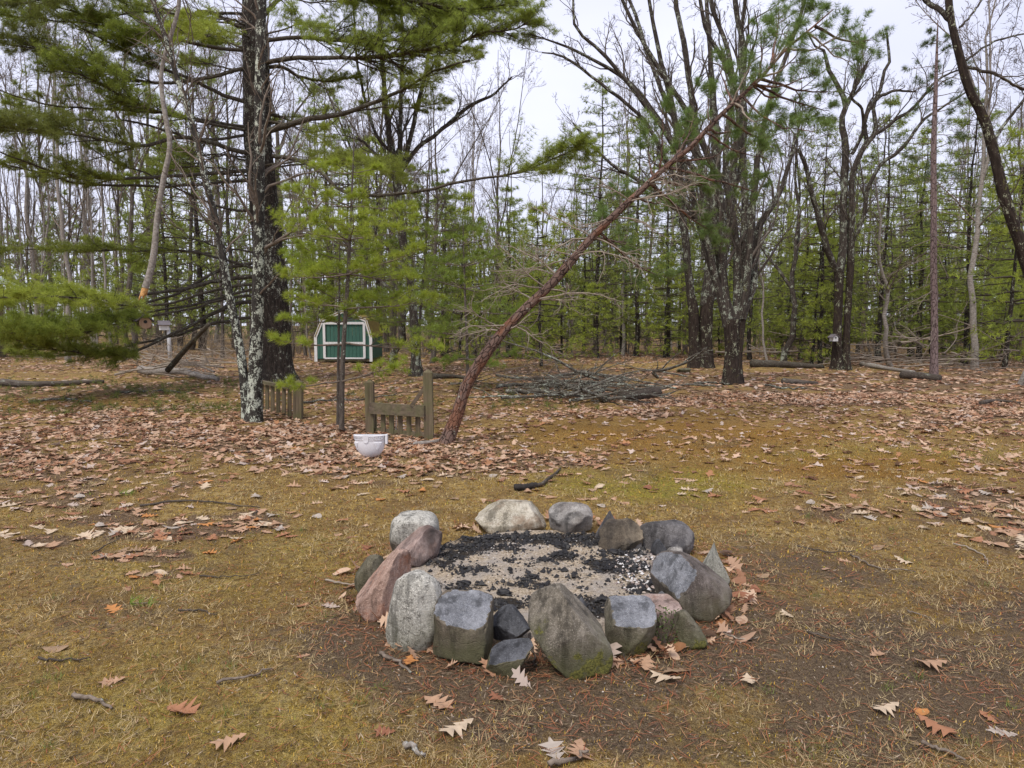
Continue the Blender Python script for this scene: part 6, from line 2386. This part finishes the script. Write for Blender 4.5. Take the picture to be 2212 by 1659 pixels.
def on_rim(u, v, out=.006, w_=None):
    """u 0..1 around the front, v height share"""
    th = math.pi * u
    ww = np.interp(v, [(r_[0] - zb2) / HP for r_ in rows], [r_[1] for r_ in rows]) + out
    return np.array([qp[0] - ww * math.cos(th), YPl + .10 - (ww) * .62 * math.sin(th), zb2 + HP * v])


g = Geo()
def ribbon(uv, w=.004):
    g.tubes(np.array([on_rim(u, v, .003) for u, v in uv]), np.full(len(uv), w), 5)
ribbon([(u, .975) for u in np.linspace(.02, .98, 24)], .005)
ribbon([(u, .80) for u in np.linspace(.02, .98, 24)], .005)
for k in range(11):
    u0 = .05 + k * .085
    if .40 < u0 + .03 < .50 or u0 + .06 > .99:
        continue
    du = .062
    ribbon([(u0, .83), (u0, .945), (u0 + du, .945)], .0035)
    ribbon([(u0 + du, .945), (u0 + du, .855), (u0 + du * .4, .855), (u0 + du * .4, .905), (u0 + du * .7, .905)], .003)
g.build('greek_key_band', M_PLAST, pl)
g = Geo()
a = [(.40, 1.0), (.50, 1.0), (.50, .78), (.487, .70), (.45, .66), (.413, .70), (.40, .78)]
V = np.array([on_rim(u, v, .014) for u, v in a] + [on_rim(u, v, .0) for u, v in a])
F = [[0, 1, 2], [0, 2, 6], [2, 3, 6], [3, 5, 6], [3, 4, 5]]
F += [[k, (k + 1) % 7, 7 + (k + 1) % 7] for k in range(7)] + [[k, 7 + (k + 1) % 7, 7 + k] for k in range(7)]
g.add(V, F)
g.build('tab', M_PLAST, pl, smooth=False)
g = Geo()
O = []
for cu, n0 in ((.16, 6), (.70, 7)):
    for r_ in range(7):
        cnt = max(1, n0 - r_)
        for k in range(cnt):
            p_ = on_rim(cu + (k - (cnt - 1) / 2) * .026, .66 - r_ * .05, .004)
            O.append(p_)
O = np.array(O)
oc = np.array([[1, 0, 0], [.7, 0, .7], [0, 0, 1], [-.7, 0, .7], [-1, 0, 0], [-.7, 0, -.7], [0, 0, -1], [.7, 0, -.7], [0, -1, 0], [0, 1, 0]], float)
F = [[k, (k + 1) % 8, 8] for k in range(8)]
for p_ in O:
    g.add(p_ + oc * .0095, F)
g.build('grape_relief', M_PLAST, pl)
g = Geo()
p_ = on_rim(.94, .86, .01)
g.box(p_ + [-.012, -.03, -.07], p_ + [.012, .03, .04])
g.build('clip', M_PLAST, pl, smooth=False)


# ------------------------------------------------------------------ logs, sticks and brush
def stick(name, pts, w, m_, label, group=None, cat='stick', h=.01, K=12, S=7, side=3, wob=.006, tipw=.45):
    P_ = []
    for (px, py) in pts:
        q = G(px, py)
        P_.append([q[0], q[1], float(gz(q[0], q[1]))])
    P_ = crom(P_, K)
    r_ = np.linspace(w, w * tipw, K)
    P_[:, 2] += r_ * .7 + h
    P_ = P_ + RNG.normal(0, wob, P_.shape) * [1, 1, .5]
    o0 = P_[0].copy()
    g = Geo()
    g.tubes(P_, r_, S, rough=.08, cap=True)
    if side:
        A, RA, _ = spawn(P_[None], r_[None], side, .2, .9, .4, .9, np.linalg.norm(P_[-1] - P_[0]) * .22, K=4, wander=.15, rk=.6)
        A[..., 2] = np.maximum(A[..., 2], gz(A[..., 0], A[..., 1]) + .004)
        g.tubes(A, RA, 4)
    o = g.build(name, m_, None, origin=o0)
    return tag(o, label, cat, group)


GK = 'sticks lying on the ground'
stick('stick', [(1112, 1062), (1150, 1058), (1172, 1052), (1205, 1022), (1212, 1016)], .022, M_TWIG_DARK, 'charred crooked stick lying on the moss between the fire ring and the orange patch', GK, side=2)
M_CHST = flat_mat('charred_stick', (.025, .021, .018), .8, .5, 40, .3, .8, .004)
stick('burnt_log_piece', [(1111, 1063), (1135, 1061), (1158, 1056)], .034, M_CHST, 'black burnt log piece at the left end of the crooked stick', GK, side=0, tipw=.8)
for pts, w, lab, mm in (
    ([(158, 1503), (205, 1509), (240, 1527)], .011, 'grey bent twig at the lower left', M_TWIG), ([(470, 1481), (520, 1475), (560, 1464), (592, 1453)], .007, 'long thin twig lying on the moss left of centre', M_TWIG),
    ([(80, 1425), (140, 1430), (195, 1424)], .006, 'thin twig at the far lower left', M_TWIG_DARK), ([(385, 1325), (430, 1325), (465, 1337)], .006, 'thin dark twig on the moss in the left half', M_TWIG_DARK),
    ([(555, 1110), (540, 1130)], .006, 'short dark twig standing up at the edge of the leaf drift', M_TWIG_DARK), ([(200, 1195), (235, 1172), (260, 1160)], .006, 'twig across the small leaf cluster at the left', M_TWIG_DARK),
    ([(820, 1425), (860, 1443), (890, 1462)], .010, 'pale stick at the foot of the speckled oval stone', M_TWIG), ([(1188, 1665), (1240, 1648), (1268, 1635)], .011, 'grey stick at the bottom edge right of centre', M_TWIG),
    ([(880, 1622), (905, 1636), (915, 1645)], .012, 'short white speckled stick at the bottom edge', M_BARK_BIRCH), ([(1985, 1612), (2040, 1630), (2085, 1652)], .008, 'grey twig near the bottom right corner', M_TWIG),
    ([(1720, 1182), (1790, 1192), (1850, 1188)], .006, 'thin twig on the thin grass right of the ring', M_TWIG_DARK), ([(1840, 1195), (1890, 1225), (1980, 1236)], .007, 'forked thin twig at the right', M_TWIG),
    ([(2060, 1180), (2110, 1195), (2140, 1222)], .006, 'pale curved twig at the right', M_TWIG_PALE), ([(700, 1262), (760, 1268), (790, 1260)], .007, 'pale twig at the left edge of the dark soil', M_TWIG_PALE),
    ([(1560, 1370), (1600, 1385), (1640, 1380)], .005, 'thin twig on the soil right of the ring', M_TWIG_PALE), ([(1330, 1380), (1345, 1420), (1370, 1440)], .006, 'dark twig between the big front stone and the flat-topped block', M_TWIG_DARK),
    ([(1140, 1350), (1150, 1390), (1158, 1440)], .009, 'dark forked twig against the big mossy stone', M_TWIG_DARK), ([(1745, 1372), (1790, 1385), (1830, 1392)], .007, 'dark short stick on the bare soil right of the ring', M_TWIG_DARK),
    ([(300, 1095), (420, 1088), (560, 1102)], .010, 'dark branch lying in the leaf drift left of the ring', M_TWIG_DARK), ([(2120, 878), (2150, 868), (2205, 872)], .05, 'dark curved fallen branch at the right edge', M_TWIG_DARK),
    ([(1960, 1330), (2010, 1345)], .005, 'short twig in the dry grass at the right', M_TWIG), ([(430, 1245), (500, 1253), (560, 1248)], .005, 'long thin twig below the leaf drift', M_TWIG_DARK),
):
    stick('stick', pts, w, mm, lab, GK, side=1 if w < .03 else 4)
stick('mossy_branch', [(895, 962), (930, 958), (962, 952)], .032, M_BARK_BIRCH, 'short pale mossy branch between the planter and the leaning pine', GK, side=0, tipw=.7)
GL = 'fallen logs'
stick('fallen_log', [(0, 829), (60, 829), (130, 827), (225, 823)], .11, M_BARK_OAK2, 'long thin log lying across the ground at the left edge', GL, 'log', side=3, wob=.02)
stick('fallen_log', [(1337, 866), (1365, 866), (1420, 858)], .13, M_TWIG_DARK, 'short dark log lying in the leaves at the right end of the brush pile', GL, 'log', side=0, tipw=.9)
stick('fallen_log', [(1692, 838), (1730, 836), (1765, 834)], .09, M_BARK_OAK2, 'short broken log on the leaves right of the fanned oak', GL, 'log', side=1)
stick('fallen_log', [(1620, 800), (1690, 799), (1780, 797)], .16, M_BARK_GREY, 'log lying along the edge of the woods behind the fanned oak', GL, 'log', side=4, wob=.03)
stick('fallen_log', [(1950, 822), (1990, 826), (2030, 829)], .12, M_TWIG_DARK, 'dark rotten log at the foot of the slim purplish pine', GL, 'log', side=1, tipw=.8)
stick('fallen_log', [(1860, 792), (1930, 798), (1975, 803)], .10, M_BARK_BIRCH, 'pale fallen trunk behind the slim purplish pine', GL, 'log', side=3)
stick('fallen_log', [(935, 820), (985, 818), (1010, 820)], .09, M_BARK_GREY, 'grey log lying behind the leaning pine foot', GL, 'log', side=2)
stick('fallen_log', [(300, 810), (345, 812), (400, 813), (470, 822)], .13, M_BARK_BIRCH, 'pale fallen trunk lying in the brush below the post birdhouse', GL, 'log', side=5, h=.1, wob=.03)
# stick propped up out of the left brush
g = Geo()
a, b_ = W(362, 800, 16.5), W(452, 700, 15.5)
pp = crom([a, (a + b_) / 2 + [0, 0, .03], b_], 12)
g.tubes(pp, np.linspace(.07, .045, 12), 8, rough=.05, cap=True)
o = g.build('propped_branch', M_BARK_GREY, None, origin=a)
tag(o, 'straight grey branch propped up at an angle out of the left brush heap', 'branch')

GBR = 'cut branches lying in the clearing'
def brush(cx0, cx1, cy0, cy1, n, label, name, m_, L=(1.2, 3.0), hgt=.55, seed=1, r=(.012, .03), big=None, lev=(6, 4)):
    g_ = np.random.default_rng(seed)
    P_, R_2 = [], []
    for k in range(n):
        q = G(g_.uniform(cx0, cx1), g_.uniform(cy0, cy1))
        a = g_.choice([0.0, math.pi]) + g_.normal(0, .55)
        l_ = g_.uniform(*L)
        z0 = abs(g_.normal(0, hgt * .35))
        el = g_.normal(.06, .14)
        pts = [np.array([q[0] - math.cos(a) * l_ / 2, q[1] - math.sin(a) * l_ / 2, z0 + .04])]
        d = np.array([math.cos(a), math.sin(a), el])
        for s in range(8):
            pts.append(pts[-1] + d * l_ / 8)
            d = d + g_.normal(0, .13, 3) * [1, 1, .6]
            d /= np.linalg.norm(d)
        pts = np.array(pts)
        pts[:, 2] = np.maximum(pts[:, 2], gz(pts[:, 0], pts[:, 1]) + .02)
        P_.append(pts)
        rr_ = g_.uniform(*r)
        R_2.append(np.linspace(rr_, rr_ * .35, 9))
    P_, R_2 = np.array(P_), np.array(R_2)
    g = Geo()
    g.tubes(P_, R_2, 6, rough=.06)
    A, RA, LA = spawn(P_, R_2, lev[0], .15, 1, .4, .9, .9, K=5, up=.12, wander=.2, gen=g_, rk=.6, rmin=.003)
    B, RB, LB = spawn(A, RA, lev[1], .15, 1, .4, .9, LA * .5, K=4, up=.05, wander=.22, gen=g_, rmin=.0025)
    A[..., 2] = np.maximum(A[..., 2], .015)
    B[..., 2] = np.maximum(B[..., 2], .012)
    g.tubes(A, RA, 4)
    g.tubes(B, RB, 3)
    o = g.build(name, m_, None, origin=P_[0, 0], kind='stuff')
    return tag(o, label)


M_BRUSH = bark('brush_bark', (.075, .065, .052), (.19, .17, .135), .9, (.36, .39, .32), 36, .4, bump=.4)
brush(1030, 1420, 835, 880, 26, 'heap of lichen grey cut branches in the middle of the clearing', 'brush_pile', M_BRUSH, seed=5, hgt=.7, r=(.02, .045))
brush(1000, 1250, 815, 850, 12, 'thin brush', 'brush_pile', M_TWIG, seed=6, L=(1.5, 3.0), r=(.008, .018), hgt=.9)
brush(300, 520, 788, 826, 22, 'heap of bleached branches under the left boughs', 'brush_pile', M_TWIG_PALE, seed=7, hgt=1.0, r=(.02, .045))
brush(1600, 2200, 778, 796, 30, 'tangle of pale dead branches along the foot of the woods', 'brush_pile', M_TWIG_PALE, seed=8, r=(.02, .045), L=(1.5, 3.5), hgt=1.0, lev=(5, 3))
brush(1950, 2200, 785, 808, 12, 'tangle', 'brush_pile', M_TWIG, seed=9, L=(1.5, 3.5), hgt=1.0)
brush(60, 520, 768, 782, 22, 'tangle', 'brush_pile', M_TWIG_PALE, seed=10, L=(1.5, 3.5), hgt=1.0, lev=(5, 3))
brush(880, 1450, 766, 778, 22, 'tangle', 'brush_pile', M_TWIG, seed=11, L=(1.5, 3.0), hgt=.8, lev=(5, 3))
for i, (pts, w, lab) in enumerate((
    ([(1075, 848), (1120, 842), (1180, 845), (1260, 842), (1330, 845)], .045, 'long lichen grey branch along the front of the brush pile'),
    ([(1200, 822), (1260, 818), (1310, 830), (1380, 850), (1440, 852)], .05, 'branch reaching right from the top of the brush pile'),
    ([(1095, 866), (1150, 862), (1230, 868), (1320, 870)], .055, 'thick branch at the bottom of the brush pile'),
    ([(1160, 836), (1230, 850), (1300, 872)], .05, 'branch slanting down to the right in the brush pile'),
    ([(1075, 820), (1150, 826), (1240, 824)], .04, 'branch at the back of the brush pile'),
    ([(1300, 858), (1260, 872), (1225, 880)], .05, 'forked branch at the front right of the brush pile'),
    ([(1430, 846), (1470, 842), (1560, 846)], .04, 'branch lying on the leaves left of the fanned oak'),
    ([(1500, 838), (1540, 834), (1575, 842)], .03, 'thin branch at the foot of the fanned oak'),
    ([(1655, 845), (1700, 850), (1745, 848)], .03, 'thin branch on the leaves right of the fanned oak'),
    ([(60, 868), (130, 864), (200, 870)], .03, 'dark branch in the shade of the left boughs'),
    ([(250, 846), (340, 842), (430, 850)], .03, 'long twig lying under the left boughs'),
    ([(640, 868), (720, 862), (790, 860), (860, 850)], .025, 'pale branch lying between the railing pieces'),
)):
    stick('cut_branch', pts, w, M_BRUSH, lab, GBR, 'branch', side=8, K=16, h=.08 if i < 6 else .02, wob=.02)

# bright green fallen pine sprigs under the left boughs and on the lawn
def sprig(px, py, n, s=1.0):
    q = G(px, py)
    return q


gn, gt = Geo(), Geo()
n = 210
px = np.concatenate([RNG.uniform(0, 520, 150), RNG.uniform(520, 1300, 60)])
py = np.concatenate([RNG.uniform(815, 900, 150), RNG.uniform(820, 900, 60)])
Q_ = np.array([G(a, b_) for a, b_ in zip(px, py)])
Q_[:, 2] = gz(Q_[:, 0], Q_[:, 1]) + .03
ang = RNG.uniform(0, 6.28, n)
D_ = np.stack([np.cos(ang), np.sin(ang), RNG.uniform(0, .4, n)], 1)
P_ = np.stack([Q_ + D_ * L for L in (0, .12, .25)], 1)
gt.tubes(P_, np.full((n, 3), .005), 3)
for k in range(3):
    put_tufts(gn, P_[:, k] + RNG.normal(0, .03, (n, 3)) * [1, 1, .3], D_ + [0, 0, .2], RNG.uniform(.9, 1.4, n), T_WP, green(n, (.10, .115, .03), .3, .3))
o = gn.build('fallen_needle_sprays', M_NEEDLE, None, smooth=False, kind='stuff')
gt.build('fallen_sprig_stems', M_TWIG_DARK, None, kind='stuff')
for (px, py, lab) in ((300, 1306, 'bright green pine sprig lying on the moss at the left'), (270, 1068, 'green pine sprig on the leaf drift at the left'), (880, 1318, 'yellow green needle tuft between the pink and the speckled stones')):
    q = G(px, py)
    q[2] = float(gz(q[0], q[1])) + .015
    t = empty('pine_sprig', q, lab, 'sprig', 'fallen pine sprigs')
    gg = Geo()
    P_ = np.array([q + np.array([s * .1, 0, .005]) for s in (-.5, 0, .5)])
    gg.tubes(P_, np.array([.003] * 3), 4)
    gg.build('stem', M_TWIG, t)
    gg = Geo()
    put_tufts(gg, P_, np.array([[1, .2, .2]] * 3), np.array([.9, .8, .8]), T_SAP, np.array([[.16, .22, .04]] * 3))
    gg.build('needles', M_NEEDLE, t, smooth=False)

# small green plants growing between the front stones
for (px, py, lab, r_) in ((925, 1395, 'small leafy green plant between the speckled oval stone and the brown block', .08), (1435, 1395, 'mossy green sprigs growing right of the flat-topped block', .09)):
    q = G(px, py)
    q[2] = float(gz(q[0], q[1]))
    t = empty('small_plant', q, lab, 'plant')
    gg, gs = Geo(), Geo()
    n = 300
    a = RNG.uniform(0, 6.28, n)
    rr_ = np.sqrt(RNG.random(n)) * r_
    pz = RNG.uniform(.01, .17, n)
    C = np.stack([q[0] + np.cos(a) * rr_, q[1] + np.sin(a) * rr_ * .7 + .05, q[2] + pz], 1)
    u_ = RNG.normal(0, 1, (n, 3)); u_ /= np.linalg.norm(u_, axis=1, keepdims=True)
    v_ = np.cross(u_, RNG.normal(0, 1, (n, 3))); v_ /= np.linalg.norm(v_, axis=1, keepdims=True)
    V = np.stack([C - u_ * .008, C + v_ * .004, C + u_ * .008, C - v_ * .004], 1)
    gg.add(V.reshape(-1, 3), None, np.arange(n * 4).reshape(-1, 4), np.repeat(np.array([[.09, .13, .035]]) * RNG.uniform(.6, 1.4, (n, 1)), 4, 0))
    P_ = np.stack([C * [1, 1, 0] * .0 + np.stack([C[:, 0] * .3 + q[0] * .7, C[:, 1] * .3 + q[1] * .7 + .02, np.full(n, q[2])], 1), C], 1)[:40]
    gs.tubes(P_, np.full((40, 2), .0015), 3)
    gg.build('leaves', M_LEAF, t, smooth=False)
    gs.build('stems', M_TWIG, t)
print('tris', sum(len(m_.loop_triangles) if False else sum(max(1, 0) for _ in ()) for m_ in []), 'objects', len(bpy.data.objects), 'tri est', sum(len(m_.loops) - 2 * len(m_.polygons) for m_ in bpy.data.meshes))
